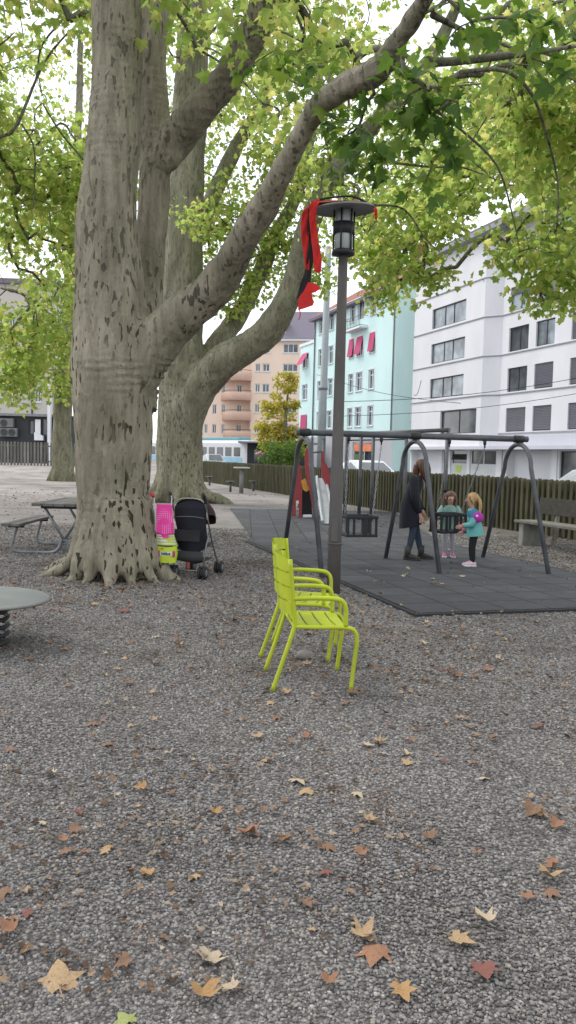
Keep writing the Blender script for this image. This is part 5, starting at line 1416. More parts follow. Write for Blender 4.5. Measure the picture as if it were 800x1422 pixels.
# lower stepped left end of the block
zl = mf.sz(425,480)[1]
lopen = [(mx(419.5), mx(427), mf.sz(423,b)[1], mf.sz(423,a)[1], k2) for k2, (a, b) in enumerate(((491,511),(534,555),(576,598)))]
mf.wall('wall', M_mint2, 0, xl0-.05, 4.0, zl, lopen, y=.0)
for o in lopen:
    wn = mf.window(o, M_fwhite, M_pane, bars=(.5,), hbars=(.72,), fw=.1, sill=M_fwhite)
    if o[4] in (0, 2):
        m = MB(); a, b, c, d = o[:4]; out_ = -.9 if o[4] == 0 else -.12
        m.add([mf.W(a-.1,-.06,d), mf.W(b+.1,-.06,d), mf.W(b+.1,out_,c+(.3 if o[4]==0 else .0)), mf.W(a-.1,out_,c+(.3 if o[4]==0 else .0))], [(0,1,2,3)]); m.build('awning', M_awn, wn)
mf.boxp('parapet', M_fwhite, -.1, xl0, -.12, .2, zl, zl+.35)
m = MB(); m.add([mf.W(xl0-.05,0,4), mf.W(xl0-.05,10,4), mf.W(xl0-.05,10,ztop), mf.W(xl0-.05,0,ztop)], [(0,1,2,3)]); m.build('wall', M_mint2, mf.root)
# gable wall
gz0 = 0.0; gw = 11.0
m = MB(); gop = None
m.add([mf.W(xm,0,0), mf.W(xm,gw,0), mf.W(xm,gw,ztop), mf.W(xm,gw/2,ztop+3.6), mf.W(xm,0,ztop)], [(0,1,2,3,4)]); m.build('gable', M_mint2, mf.root)
# small gable window
gf = Vector((mf.n.x, mf.n.y, 0)); pg = mf.W(xm, 0, 0)
def gpt(u, v):
    r = ray(u, v); nn = mf.d; t = ((pg).dot(nn))/(r.dot(nn)); p = r*t; return (p-pg).dot(mf.n), p.z + CAMH
a_, z1_ = gpt(571.5,560); b_, z0_ = gpt(581.5,583)
m = MB()
for (y0, y1, q0_, q1_) in ((a_-.12,b_+.12,z0_-.15,z0_),(a_-.12,b_+.12,z1_,z1_+.15),(a_-.12,a_,z0_,z1_),(b_,b_+.12,z0_,z1_),((a_+b_)/2-.05,(a_+b_)/2+.05,z0_,z1_)):
    m.box(mf.W(xm+.04,(y0+y1)/2,(q0_+q1_)/2), (.08,y1-y0,q1_-q0_), mf.M.to_3x3())
gwn = m.build('window', M_fwhite, mf.root)
m = MB(); m.add([mf.W(xm+.012,a_,z0_), mf.W(xm+.012,b_,z0_), mf.W(xm+.012,b_,z1_), mf.W(xm+.012,a_,z1_)], [(0,1,2,3)]); m.build('pane', M_pane, gwn)
m = MB(); m.tube([mf.W(xm-.25,-.12,ztop), mf.W(xm-.25,-.12,4.3), mf.W(xm+.3,-.12,3.8)], .08, 6); m.tube([mf.W(xl0,-.12,ztop), mf.W(xl0,-.12,.5)], .08, 6); m.build('drain_pipe', M_steel, mf.root)
m = MB(); m.prism([(xl0-.6,ztop-.05),(xm+.5,ztop-.05),(xm+.5,ztop+.22),(xl0-.6,ztop+.22)], -.75, 0, mf.M); m.build('eaves', M_roofv, mf.root)
m = MB(); m.add([mf.W(xl0-.6,-.8,ztop+.23), mf.W(xm+.5,-.8,ztop+.23), mf.W(xm+.5,gw/2,ztop+4.1), mf.W(xl0-.6,gw/2,ztop+4.1), mf.W(xl0-.6,gw+.8,ztop+.23), mf.W(xm+.5,gw+.8,ztop+.23)], [(0,1,2,3),(3,2,5,4)]); m.build('roof', M_rooft, mf.root)
mf.boxp('wall', M_mint2, .0, xm-.1, 10.6, 10.9, 0, ztop)
for x in (xl0+6, xm-7): mf.boxp('chimney', M_rooft, x, x+1.2, gw/2-.6, gw/2+.6, ztop+3, ztop+6)
# --- peach block with curved balconies
po = P(346, 600, 128)
pfc = Fac('apartment_building', 'peach apartment block with rounded balconies and violet slate roof behind the tram', (po.x-16, po.y+2.5), (1,-.14))
def px_(u, v=540): return pfc.sz(u, v)[0]
pz = lambda v, u=375: pfc.sz(u, v)[1]
cols_ = [(354,361),(364,374),(392,413)]
popen = []
for i, (va, vb) in enumerate(((477,490),(505,516),(533,545),(561,573),(590,602))):
    for j, (u0, u1) in enumerate(cols_ if i else cols_[1:]): popen.append((px_(u0), px_(u1), pz(vb), pz(va), i, j))
xA = px_(348); ze = pz(471)
pfc.wall('wall', M_peach, xA, xA+34, 0, ze, popen)
for o in popen: pfc.window(o, M_fwhite, M_pane, bars=(.5,) if o[1]-o[0] < 1.4 else (.33,.66), fw=.12, sill=M_fwhite)
lop = []
for i, (va, vb) in enumerate(((505,518),(533,547),(561,575),(589,602))):
    for u0, u1 in ((282,287),(293,299),(306,311),(327,334)): lop.append((px_(u0), px_(u1), pz(vb,320), pz(va,320)))
pfc.wall('wall', M_peach, px_(262), xA-.02, 0, pz(498,330)+1.2, lop, y=1.2)
for o in lop: pfc.window(o, M_fwhite, M_pane, y=1.2, bars=(.5,), fw=.12)
for i, (v0, v1) in enumerate(((517,529),(545,556),(572,584),(599,610))):
    z0, z1 = pz(v1,330), pz(v0,330); xa0, xb0 = px_(303+i*2), px_(352)
    m = MB(); g = []
    for q in range(13):
        t_ = q/12; g.append([pfc.W(xa0+(xb0-xa0)*t_, 1.2-2.6*math.sin(min(1,t_*2.2+.02)*math.pi/2)*(1 if t_ < .8 else max(.0,(1-t_)/.2)**.5), z) for z in (z0, z1)])
    m.sheet(g)
    m.add([r[0] for r in g] + [pfc.W(xb0,1.2,z0), pfc.W(xa0,1.2,z0)], [tuple(range(15))])
    bl_ = m.build('balcony', M_peachd, pfc.root)
    m = MB(); m.tube([r[1]+Vector((0,0,.25)) for r in g], .05, 5); m.build('railing', M_steel, bl_)
m = MB(); m.add([pfc.W(xA-.8,-.8,ze), pfc.W(xA+34.5,-.8,ze), pfc.W(xA+34.5,5,ze+5), pfc.W(xA+2.5,5,ze+5), pfc.W(xA-.8,14,ze), pfc.W(xA+34,14,ze)], [(0,1,2,3),(0,3,4),(3,2,5,4)]); m.build('roof', M_roofv, pfc.root)
pfc.boxp('eaves', M_fwhite, xA-.7, xA+34, -.7, -.02, ze-.3, ze-.01)
for u in (362, 388):
    x = px_(u); d_o = pfc.boxp('dormer', M_fwhite, x-.7, x+.7, .4, 3, ze+1.0, ze+2.6)
    pfc.boxp('dormer_roof', M_roofv, x-.95, x+.95, .2, 3.2, ze+2.61, ze+2.8, d_o)
pfc.boxp('core', M_peach, xA+.1, xA+33.9, .4, 13, 0, ze-.4)
pfc.boxp('core', M_peach, px_(262)+.1, xA-.2, 1.6, 12, 0, pz(498,330)+1.0)
# --- dark service building at the left with air conditioners
M_darkb = paint('dark_cladding', (.028,.033,.037), .6, .2, 1.5); M_acg = paint('ac_grey', (.16,.17,.165), .6, .12, 5)
l0 = P(-60, 600, 66); l1 = P(118, 600, 66)
lf = Fac('service_building', 'low dark flat-roofed building with a pale gutter behind the grey slat fence', (l0.x, l0.y), (1,.02)); Ll = l1.x-l0.x
lz = lambda v, u=30: lf.sz(u, v)[1]
lx = lambda u: lf.sz(u, 600)[0]
op = [(lx(40), lx(47.5), lz(603), lz(583)), (lx(58), lx(66), lz(604), lz(580))]
lf.wall('wall', M_darkb, 0, Ll-1.2, 0, lz(578), op); 
for o in op: lf.window(o, M_wfr, M_pane, bars=(), fw=.08)
lf.boxp('white_panel', M_white, lx(49), lx(56.5), -.06, -.01, lz(607), lz(582))
m = MB(); m.prism([(lx(50),lz(600)),(lx(62),lz(605)),(lx(62),lz(611)),(lx(50),lz(611))], -.5, -.08, lf.M); m.build('chute_hood', M_white, lf.root)
lf.boxp('gutter', M_galv, 0, Ll-1.2, -.35, -.01, lz(578), lz(574.5)); lf.boxp('roof', M_galv, 0, Ll-1.2, .0, 8, lz(577), lz(575))
lf.boxp('white_post', M_white, lx(67.5), lx(70), -.4, -.1, 0, lz(530)); 
lf.boxp('white_post', M_white, lx(71), lx(74), -.9, -.5, 0, lz(548))
lf.boxp('core', M_darkb, .1, Ll-1.4, .4, 7.5, 0, lz(579))
# air conditioners (each a thing, on the wall)
def aircon(u0, u1, v0, v1, fans, label):
    x0, x1, z0, z1 = lx(u0), lx(u1), lz(v1), lz(v0)
    c = lf.W((x0+x1)/2, -.35, z0); t_ = thing('air_conditioner', label, 'air conditioner', c, math.atan2(lf.d.y, lf.d.x), 'air conditioners on the dark wall')
    m = MB(); m.box(lf.W((x0+x1)/2, -.3, (z0+z1)/2), (x1-x0, .45, z1-z0), lf.M.to_3x3()); m.build('casing', M_acg, t_, bevel=.03)
    for f_ in fans:
        cx = x0+(x1-x0)*f_; r_ = min((z1-z0)*.40, .42)
        m = MB(); m.lathe([(0,.0),(r_*.9,.0),(r_,.02),(r_,-.04)], 20, lf.W(cx,-.545,(z0+z1)/2), lf.M.to_3x3() @ Matrix.Rotation(R(90),3,'X')); fn = m.build('fan', M_black, t_)
        m = MB()
        for q in range(3): m.tube([lf.W(cx+r_*(q+1)/3.4*math.cos(b*math.pi/8), -.575, (z0+z1)/2+r_*(q+1)/3.4*math.sin(b*math.pi/8)) for b in range(17)], .014, 5)
        m.build('fan_guard', M_acg, fn)
aircon(0.5, 21, 582, 594, (.38,), 'upper single-fan air conditioner on the dark wall'); aircon(2, 26, 595, 607, (.27,.72), 'lower twin-fan air conditioner on the dark wall')
# pale house further back at the left
bo = P(-40, 600, 92); bfc = Fac('house', 'pale beige house half hidden by leaves above the dark service building', (bo.x, bo.y), (1,.05))
bz = lambda v: bfc.sz(30, v)[1]; bx = lambda u: bfc.sz(u, 540)[0]
hop = [(bx(a), bx(a+9), bz(v+18), bz(v)) for a in (-25,12,48) for v in (440,490,540)]
bfc.wall('wall', M_beige, 0, bx(78), 0, bz(395), hop)
for o in hop: bfc.window(o, M_fwhite, M_pane, bars=(.5,), fw=.12, sill=M_fwhite)
bfc.boxp('core', M_beige, .1, bx(78)-.1, .4, 9, 0, bz(397)); bfc.boxp('roof', M_roofv, -.5, bx(78)+.5, -.5, 9.4, bz(395), bz(388))
m = MB(); m.tube([bfc.W(bx(45),-.1,bz(396)), bfc.W(bx(45),-.1,1)], .09, 6); m.build('drain_pipe', M_steel, bfc.root)
# ------------------------------------------------------------------ yellowing street tree, mast, wires
ty = P(395, 640, 72); ty.z = 0
T = thing('street_tree', 'yellowing street tree in front of the peach building, beyond the fence', 'tree', ty)
trunk_mesh('trunk', T, [([ty, ty+Vector((.1,0,2)), ty+Vector((0,0,4.5)), ty+Vector((.2,0,7.5))], [.28,.22,.18,.07])], .07, M_barkB, .02)
lobT = [((ty.x-.7,ty.y,4.8),(2.0,1.8,2.4),46), ((ty.x+.2,ty.y,7.2),(1.3,1.3,1.7),24), ((ty.x-1.3,ty.y-.3,3.0),(1.4,1.5,1.2),24), ((ty.x+.9,ty.y-.2,3.2),(1.1,1.2,1.4),18)]
crown(T, lobT, [(ty.x,ty.y,2.5),(ty.x,ty.y,4),(ty.x,ty.y,5.5),(ty.x+.1,ty.y,7)], M_leafy, 60, .55, .20, False, M_barkL, sc=.5, thr=-.25, off=(1,1,1))
tg = P(398, 655, 62); tg.z = 0
T2_ = thing('shrub', 'dark green bush below the yellowing tree behind the fence', 'shrub', tg)
branchwork('stems', T2_, [tuple(tg)], np.array([(tg.x+a, tg.y, 1+b) for a, b in ((-.6,.2),(.5,.4),(0,.9),(-1.3,.1),(1.2,.2))]), M_barkL)
cc = lobe_points([((tg.x-.3,tg.y,1.7),(1.7,1.3,1.1),40)], .5, -.4, (3,1,2)); n = len(cc)*50
d_ = rng.normal(size=(n,3)); d_ /= np.linalg.norm(d_,axis=1,keepdims=True)
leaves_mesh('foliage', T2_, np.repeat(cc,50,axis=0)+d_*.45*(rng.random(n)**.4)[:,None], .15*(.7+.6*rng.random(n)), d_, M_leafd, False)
ms = P(447, 600, 44); ms.z = 0
MS_ = thing('tram_mast', 'grey steel mast behind the lamp post carrying tram wires', 'mast', ms)
m = MB(); m.tube([ms, ms+Vector((0,0,5.2)), ms+Vector((.03,0,5.25)), ms+Vector((.08,0,12.5))], [.235,.215,.19,.16], 14); m.build('pole', paint('mast_grey', (.27,.30,.31), .55, .1, 3), MS_)
m = MB(); m.tube([ms+Vector((0,0,5.1)), ms+Vector((0,0,5.25))], .25, 14); m.build('collar', M_galv, MS_)
wr_ = thing('overhead_wire', 'thin tram wires crossing in front of the white building', 'wire', P(540,552,50))
for a, b in ((P(470,558,44), P(840,518,44)), (P(470,578,50), P(840,540,50)), (P(440,520,60), P(640,560,48)), (P(575,548,47), P(585,528,47))):
    m = MB(); pts = [a.lerp(b, i/14) - Vector((0,0,.35*math.sin(math.pi*i/14))) for i in range(15)]; m.tube(pts, .016, 4); m.build('wire', M_black, wr_)
# ------------------------------------------------------------------ tram, cars, parasol
t0 = P(357.5, 640, 97); t0.z = 0
tdir = Vector((-.66,.75,0)).normalized()
tr = thing('tram', 'white and blue tram passing behind the fence below the peach building', 'tram', t0, math.atan2(tdir.y, tdir.x))
MT = WM[tr.name]
def T_(x, y, z): return MT @ Vector((x, y, z))    # x back along the tram, y: + towards ... 
M_tw = paint('tram_white', (.66,.68,.70), .35, .05, 2); M_tb = paint('tram_blue', (.30,.52,.66), .35, .08, 2); M_tt = paint('tram_teal', (.16,.40,.45), .4)
def ring(x, w_, z0, z1, r_): return [T_(x, y, z) for y, z in ((-w_+r_,z0),(w_-r_,z0),(w_,z0+r_),(w_,z1-r_*1.6),(w_-r_*1.6,z1),(-w_+r_*1.6,z1),(-w_,z1-r_*1.6),(-w_,z0+r_))]
m = MB(); m.loft([ring(0,.98,.5,3.0,.2), ring(.25,1.12,.42,3.2,.2), ring(.9,1.18,.4,3.35,.2), ring(24,1.18,.4,3.35,.2)])
m.sm = [False]*len(m.sm); m.build('body', M_tw, tr)
for y in (-1.19, 1.19):
    m = MB(); m.box(T_(12.6,y,1.0), (22.4,.03,.7), MT.to_3x3()); m.build('blue_band', M_tb, tr)
    for i in range(13):
        m = MB(); m.box(T_(2.4+i*1.68,y,2.0), (1.2,.04,1.05), MT.to_3x3()); m.build('window', M_pane, tr)
m = MB(); m.add([T_(-.03,-.86,1.35), T_(-.03,.86,1.35), T_(.19,.95,2.55), T_(.19,-.95,2.55)], [(0,1,2,3)]); m.build('windscreen', M_pane, tr)
m = MB(); m.box(T_(.12,0,2.86), (.12,1.5,.32), MT.to_3x3()); ds = m.build('destination_display', M_black, tr)
m = MB()
for i in range(7): m.box(T_(.05,-.55+i*.18,2.86), (.02,.11,.2), MT.to_3x3())
m.build('lettering', paint('display_text', (.5,.42,.2), .5), ds)
m = MB(); m.box(T_(9,0,3.55), (13,1.7,.35), MT.to_3x3()); m.build('roof_box', M_tt, tr, bevel=.05)
m = MB(); m.box(T_(4,0,3.5), (2,1.5,.25), MT.to_3x3()); m.build('roof_box', M_tw, tr, bevel=.05)
for y in (-.7,.7):
    m = MB(); m.ball(T_(-.02,y,.95), .12, 8, 6); m.build('headlight', M_lampglass, tr)
for x in (2.5, 5, 12, 14.5, 20, 22):
    for y in (-.75,.75):
        m = MB(); m.lathe([(0,-.06),(.3,-.06),(.33,0),(.3,.06),(0,.06)], 16, T_(x,y,.36), MT.to_3x3() @ Matrix.Rotation(R(90),3,'X')); m.build('wheel', M_steel, tr)
def car(name, label, loc, rz, paintm, L=4.3, Wd=1.75, Hc=1.48, van=False):
    t_ = thing(name, label, 'van' if van else 'car', loc, rz, None); Mc = WM[t_.name]
    def c(x, y, z): return Mc @ Vector((x, y, z))
    if van: prof = [(-L/2,.35,.9),(-L/2,Hc*.55,.95),(-L/2+.12,Hc-.12,.88),(-L/2+.4,Hc,.84),(L*.12,Hc,.84),(L*.26,Hc-.1,.85),(L*.40,1.05,.93),(L/2-.1,.85,.9),(L/2,.55,.85),(L/2,.33,.83)]
    else: prof = [(-L/2,.38,.85),(-L/2+.05,.85,.88),(-L/2+.35,.95,.9),(-L*.30,Hc-.08,.70),(-L*.16,Hc,.66),(L*.06,Hc-.02,.66),(L*.24,.95,.86),(L*.42,.80,.86),(L/2,.6,.80),(L/2,.36,.78)]
    m = MB(); n = len(prof)
    pl_ = [c(x, -Wd/2*w_/.9, z) for x, z, w_ in prof]; pr_ = [c(x, Wd/2*w_/.9, z) for x, z, w_ in prof]
    m.add(pl_+pr_, [tuple(range(n)), tuple(range(2*n-1,n-1,-1))] + [(i,i+n,(i+1)%n+n,(i+1)%n) for i in range(n)])
    bd_ = m.build('body', paintm, t_, bevel=.06)
    k2 = (5, 6) if van else (5, 6)
    a, b = prof[k2[0]], prof[k2[1]]
    m = MB(); off = .012
    q = [c(a[0]+.05+off,-Wd/2*a[2]/.9*.86,a[1]-.05+off), c(a[0]+.05+off,Wd/2*a[2]/.9*.86,a[1]-.05+off), c(b[0]-.05+off,Wd/2*b[2]/.9*.84,b[1]+.03+off), c(b[0]-.05+off,-Wd/2*b[2]/.9*.84,b[1]+.03+off)]
    m.add(q, [(0,1,2,3)]); m.build('windscreen', M_pane, t_)
    for s in (-1,1):
        m = MB()
        if van: m.add([c(L*.10,s*(Wd/2*.95+.01),Hc*.62), c(L*.34,s*(Wd/2+.02),Hc*.60), c(L*.24,s*(Wd/2*.96+.01),Hc*.86), c(L*.10,s*(Wd/2*.95+.01),Hc*.88)], [(0,1,2,3)])
        else: m.add([c(-L*.27,s*(Wd/2*.93),1.0), c(L*.19,s*(Wd/2*.93),1.0), c(L*.06,s*(Wd/2*.75),Hc-.1), c(-L*.17,s*(Wd/2*.75),Hc-.1)], [(0,1,2,3)])
        m.build('side_window', M_pane, t_)
        for x in (-L*.31, L*.31):
            m = MB(); m.lathe([(0,-.1),(.22,-.1),(.31,-.08),(.32,0),(.31,.08),(.22,.1),(0,.1)], 18, c(x,s*(Wd/2-.08),.32), Mc.to_3x3() @ Matrix.Rotation(R(90),3,'X')); w_ = m.build('wheel', M_rubber, t_)
            m = MB(); m.lathe([(0,-.11),(.2,-.105),(.2,.105),(0,.11)], 14, c(x,s*(Wd/2-.08),.32), Mc.to_3x3() @ Matrix.Rotation(R(90),3,'X')); m.build('rim', M_galv, w_)
        m = MB(); m.box(c(L/2-.06,s*Wd*.34,.66), (.08,.28,.12), Mc.to_3x3()); m.build('headlight', M_lampglass, t_)
    return t_
fr = math.atan2(FD.y, FD.x)
def street(u, off, z=.03):   # a spot on the road a given distance behind the fence, seen at column u
    o_ = F0 + FN*off; r = ray(u, 640); A_ = np.array([[r.x, -FD.x],[r.y, -FD.y]]); s_t = np.linalg.solve(A_, [o_.x, o_.y]); return Vector((r.x*s_t[0], r.y*s_t[0], z))
M_carw = paint('car_white', (.68,.69,.70), .3, .04, 2, bump=0, spec=.6); M_cars = paint('car_silver', (.42,.44,.46), .3, .05, 2, .4, 0)
car('parked_car', 'white car parked behind the stakes at the right edge of the picture', street(872, 4.0), fr+math.pi, M_carw, Hc=1.40)
car('parked_car', 'white car behind the fence, seen through the bar frame poles', street(512, 5.0), fr+math.pi, M_carw, Hc=1.42)
car('parked_car', 'pale silver car in front of the tram, showing above the fence', street(297, 8.0), fr+math.pi, M_cars, Hc=1.6)
um = P(371, 645, 84); um.z = 0
U = thing('parasol', 'pink parasol beyond the fence between tram and yellow tree', 'parasol', um)
m = MB(); m.lathe([(1.3,1.75),(.9,1.98),(.3,2.28),(0,2.4)], 8, um, smooth=False); m.build('canopy', paint('parasol_pink', (.60,.10,.24), .7), U)
m = MB(); m.tube([um, um+Vector((0,0,2.4))], .035, 8); m.build('pole', M_white, U)
M_pinkl = paint('sign_pale', (.5,.35,.38), .6)
sgp = P(373, 640, 88); sgp.z = 0
sg2 = thing('street_sign', 'pale upright sign panel behind the pink parasol', 'sign', sgp)
m = MB(); m.box(sgp+Vector((0,0,2.5)), (.75,.12,1.5)); m.build('panel', M_pinkl, sg2, bevel=.03)
m = MB(); m.tube([sgp, sgp+Vector((0,0,1.9))], .05, 8); m.build('post', M_steel, sg2)
kp = P(386, 640, 96); kp.z = 0
kk = thing('kiosk', 'dark kiosk with flat pale roof behind the tram', 'kiosk', kp)
m = MB(); m.box(kp+Vector((0,0,1.5)), (7,3,3.0)); m.build('wall', M_darkb, kk)
m = MB(); m.box(kp+Vector((0,-.6,3.1)), (9,5,.18)); m.build('roof', M_galv, kk)
m = MB(); m.box(kp+Vector((-1.5,-1.52,1.5)), (2.4,.05,1.4)); m.build('window', M_pane, kk)
# ------------------------------------------------------------------ fallen leaves
def leafm(name, c, d):
    return paint(name, c, .75, .28, 22, bump=.3, dirt=d)
LM = {'tan': leafm('leaf_tan', (.36,.245,.135), (.20,.12,.065)), 'orange': leafm('leaf_orange', (.27,.135,.075), (.15,.075,.045)), 'red': leafm('leaf_red', (.19,.075,.055), (.11,.05,.04)),
      'pale': leafm('leaf_pale', (.42,.34,.235), (.26,.18,.11)), 'brown': leafm('leaf_brown', (.20,.115,.07), (.09,.05,.03)), 'ochre': leafm('leaf_ochre', (.36,.215,.09), (.2,.11,.05)), 'green': leafm('leaf_green', (.27,.30,.10), (.2,.17,.07))}
def leaf_template(curl, fold, seed, fine=True):
    r_ = random.Random(seed); ol = [(x*(.85+.3*r_.random()), y + .06*(r_.random()-.5)) for x, y in outl]
    # subdivide: centre ring for curvature
    vs = [Vector((0,.35,0))] + [Vector((x*.5, .35+(y-.35)*.5, 0)) for x, y in ol] + [Vector((x, y, 0)) for x, y in ol]
    n = len(ol)
    fs = [(0, 1+i, 1+(i+1)%n) for i in range(n)] + [(1+i, 1+n+i, 1+n+(i+1)%n, 1+(i+1)%n) for i in range(n)]
    out = []
    for p in vs:
        z = curl*((p.x)**2*1.3 + (p.y-.35)**2*.9) + fold*abs(p.x) + .10*noise.noise(Vector((p.x*2.5, p.y*2.5, seed*3.1)))
        out.append(Vector((p.x, p.y-.35, z)))
    # petiole
    m = MB(); m.add(out, fs, 0, True)
    m.tube([(0,-.35,.0), (.04,-.55,.03), (.10,-.75,.02)], [.02,.015,.012], 5)
    return m
temps = []
for sd, (cu, fo) in enumerate(((.35,.10),(.8,-.1),(-.45,.15),(.2,.35),(.6,.25),(-.3,-.1),(1.0,.0),(.15,.05))):
    temps.append(leaf_template(cu, fo, sd).build('leaf_shape', LM['tan'], fix=False))
lmesh = [t.data for t in temps]
for t in temps: bpy.data.objects.remove(t)
def ground_noise(x, y): return float(gz(x, y)) + noise.noise((x*.5, y*.5, 0))*.012*math.exp(-(x*x+(y-8)**2)/400)
cache = {}
def fallen(u, v, size, kind, label, group=None, x=None, y=None):
    if x is None: p = G(u, v); x, y = p.x, p.y
    ti = random.randrange(len(lmesh)); key = (ti, kind)
    if key not in cache:
        me = lmesh[ti].copy(); me.materials.clear(); me.materials.append(LM[kind]); cache[key] = me
    o = bpy.data.objects.new('fallen_leaf', cache[key]); COL.objects.link(o)
    o.location = (x, y, ground_noise(x, y) + .010 + .10*size)
    o.rotation_euler = (random.uniform(-.28,.28), random.uniform(-.28,.28), random.uniform(0, 6.28)); o.scale = (size, size*random.uniform(.85,1.1), size)
    tag(o, label, 'leaf', group); return o
big = [
 (82,1366,.115,'tan','largest tan leaf near the lower left corner of the gravel'),
 (291,1341,.075,'pale','crumpled pale tan leaf above the brown one near the bottom edge'),
 (283,1392,.085,'ochre','ochre brown leaf at the bottom edge left of centre'),
 (346,1164,.088,'orange','rusty orange leaf lying alone on the gravel left of centre'),
 (299,1135,.052,'ochre','small ochre leaf above and left of the rusty orange leaf'),
 (197,1100,.055,'ochre','small pale orange leaf, highest of the chain of three at the left'),
 (149,1182,.050,'ochre','small bright ochre leaf, middle one of the left chain of three'),
 (205,1221,.055,'ochre','small ochre leaf, lowest of the left chain of three'),
 (450,1217,.052,'red','small dark red leaf near the middle of the gravel'),
 (415,1088,.085,'pale','long crumpled pale leaf in front of the chairs'),
 (425,1103,.08,'tan','tan leaf touching the long pale leaf in front of the chairs'),
 (395,1176,.07,'brown','dull brown leaf right of the rusty orange leaf'),
 (505,1305,.08,'tan','tan leaf on top of the brown pair right of centre'),
 (520,1330,.10,'orange','broad orange brown leaf, lower of the pair right of centre'),
 (671,1286,.07,'pale','pale yellow leaf with clean edges at the lower right'),
 (639,1315,.085,'tan','ragged tan leaf below and left of the pale yellow leaf'),
 (672,1358,.085,'red','dark reddish leaf folded flat at the lower right'),
 (738,1133,.08,'brown','dark curled brown leaf at the right'),
 (752,1136,.055,'tan','tan leaf against the dark curled brown leaf at the right'),
 (760,1226,.085,'tan','pair-like faded tan leaf near the right edge'),
 (11,1297,.06,'orange','orange leaf cut by the left edge'),
 (70,1079,.06,'pale','pale greenish tan leaf at the far left'),
 (498,1107,.055,'pale','pale leaf right of the chairs with a dark gap beneath'),
 (513,1143,.055,'tan','flat tan leaf below the pale one right of centre'),
 (456,1371,.05,'orange','small orange leaf near the bottom edge at centre'),
 (320,1379,.05,'pale','tiny whitish leaf fragment standing near the bottom edge'),
 (559,1386,.06,'ochre','ochre leaf near the bottom edge right of centre'),
 (172,1343,.05,'brown','thin brown leaf right of the largest tan leaf'),
 (174,1420,.06,'green','greenish leaf cut by the bottom edge'),
 (172,851,.11,'red','reddish leaf on gravel in front of the biggest trunk'),
 (596,1170,.06,'brown','dark brown leaf on the gravel right of centre'),
 (672,1083,.06,'pale','pale leaf on the gravel at the right middle distance'),
 (564,1050,.055,'pale','pale leaf on the gravel behind the right middle distance'),
]
for u, v, s_, k_2, lab in big: fallen(u, v, s_, k_2, lab)
GR = 'small fallen leaves scattered over the gravel'
small_lab = {'brown': 'small dull brown leaf among many scattered on the gravel', 'tan': 'small tan leaf among many scattered on the gravel', 'orange': 'small orange brown leaf among many scattered on the gravel', 'pale': 'small pale leaf among many scattered over the yard', 'red': 'small reddish leaf among many scattered on the gravel'}
for i in range(185):
    y = 2.4 + 9.5*random.random()**1.1; x = random.uniform(-.40,.40)*y
    if noise.noise((x*.7, y*.7, 5)) < -.15 and random.random() < .6: continue
    kd = random.choices(['brown','tan','orange','pale','red'], [42,26,14,10,8])[0]
    fallen(0, 0, random.uniform(.022,.055)*(1+.05*y), kd, small_lab[kd], GR, x, y)
for i in range(95):
    y = random.uniform(4.0, 8.2); x = random.gauss(.35, 1.0)*(y/6.5)
    if x > 1.28 + (y-7.9)*-.3 and y > 7.8: continue
    kd = random.choices(['brown','tan','orange','pale','red'], [46,24,14,8,8])[0]
    fallen(0, 0, random.uniform(.03,.07), kd, small_lab[kd], GR, x, y)
for u, v in ((624,768),(596,777),(566,795),(600,808),(642,805),(560,806),(512,800),(700,760),(690,745)):   # pale ones on the rubber tiles
    p = G(u, v); o = fallen(0, 0, .07, 'pale', 'pale leaf lying on the dark rubber tiles', 'pale leaves on the rubber tiles', p.x, p.y); o.location.z += .03
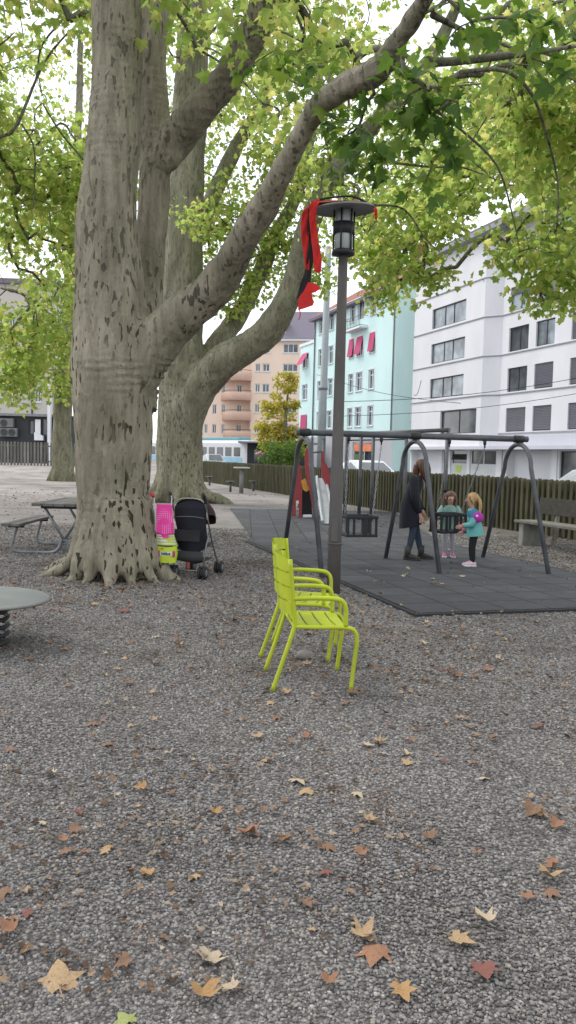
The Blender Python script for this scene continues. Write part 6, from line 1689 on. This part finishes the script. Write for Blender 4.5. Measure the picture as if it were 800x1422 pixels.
# litter nobody could count
n = 12500
y = 2.2 + 30*rng.random(n)**1.5; x = (rng.random(n)*2-1)*(.42*y+.8)
msk = np.array([noise.noise((a*.45, b*.45, 9)) + .6*noise.noise((a*1.9, b*1.9, 2)) for a, b in zip(x, y)])
ok = msk > -.05; x, y = x[ok], y[ok]
ex = rng.normal(size=(700,2))*np.array([.9,.75]) + np.array([bA.x, bA.y-.7]); x = np.concatenate([x, ex[:,0]]); y = np.concatenate([y, ex[:,1]])
ex = rng.normal(size=(900,2))*np.array([.9,1.3]) + np.array([.4, 7.0]); x = np.concatenate([x, ex[:,0]]); y = np.concatenate([y, ex[:,1]])
ex = rng.normal(size=(360,2))*np.array([.8,1.1]) + np.array([4.2, 12.6]); x = np.concatenate([x, ex[:,0]]); y = np.concatenate([y, ex[:,1]])
n = len(x); size = (.010 + .022*rng.random(n)**2)*(1+.07*y)
yaw = rng.random(n)*6.283; tl = rng.normal(size=(n,2))*.3
Z = np.stack([tl[:,0], tl[:,1], np.ones(n)], 1); Z /= np.linalg.norm(Z,axis=1,keepdims=True)
Yv = np.stack([np.cos(yaw), np.sin(yaw), np.zeros(n)],1); Yv -= Z*np.sum(Yv*Z,1,keepdims=True); Yv /= np.linalg.norm(Yv,axis=1,keepdims=True); Xv = np.cross(Yv, Z)
T_l = np.tile(SV[None], (n,1,1)); T_l[:,:,0] *= (.35+.7*rng.random(n))[:,None]; T_l[:,:,2] *= -(1.5*rng.random(n))[:,None]
T_l += rng.normal(size=T_l.shape)*.07
zz = np.array([ground_noise(a, b) for a, b in zip(x, y)]) + .012 + size*.15
ontile = ((np.stack([x-1.28, y-7.93],1) @ np.array([math.cos(ang), math.sin(ang)])) > -.1)
keep = ~(ontile & ((np.stack([x-1.28, y-7.93],1) @ np.array([-math.sin(ang), math.cos(ang)])) > 0) & ((np.stack([x-1.28, y-7.93],1) @ np.array([math.cos(ang), math.sin(ang)])) < 3.6) & (rng.random(n) < .88))
zz += .025*ontile
V = (T_l[:,:,0:1]*Xv[:,None] + T_l[:,:,1:2]*Yv[:,None] + T_l[:,:,2:3]*Z[:,None])*size[:,None,None] + np.stack([x,y,zz],1)[:,None]
V = V[keep]; Fc = SF[None] + (np.arange(len(V))*len(SV))[:,None,None]
M_lit = island_mat('leaf_litter', [(0,(.07,.045,.03)),(.35,(.13,.085,.055)),(.65,(.24,.16,.10)),(.85,(.32,.235,.16)),(.95,(.28,.16,.09)),(1,(.45,.38,.28))], .85, .15)
o = mesh_arrays('leaf_litter', V.reshape(-1,3), Fc.reshape(-1,3), M_lit)
tag(o, 'small brown leaf scraps and debris scattered over the gravel', 'leaf litter', kind='stuff')
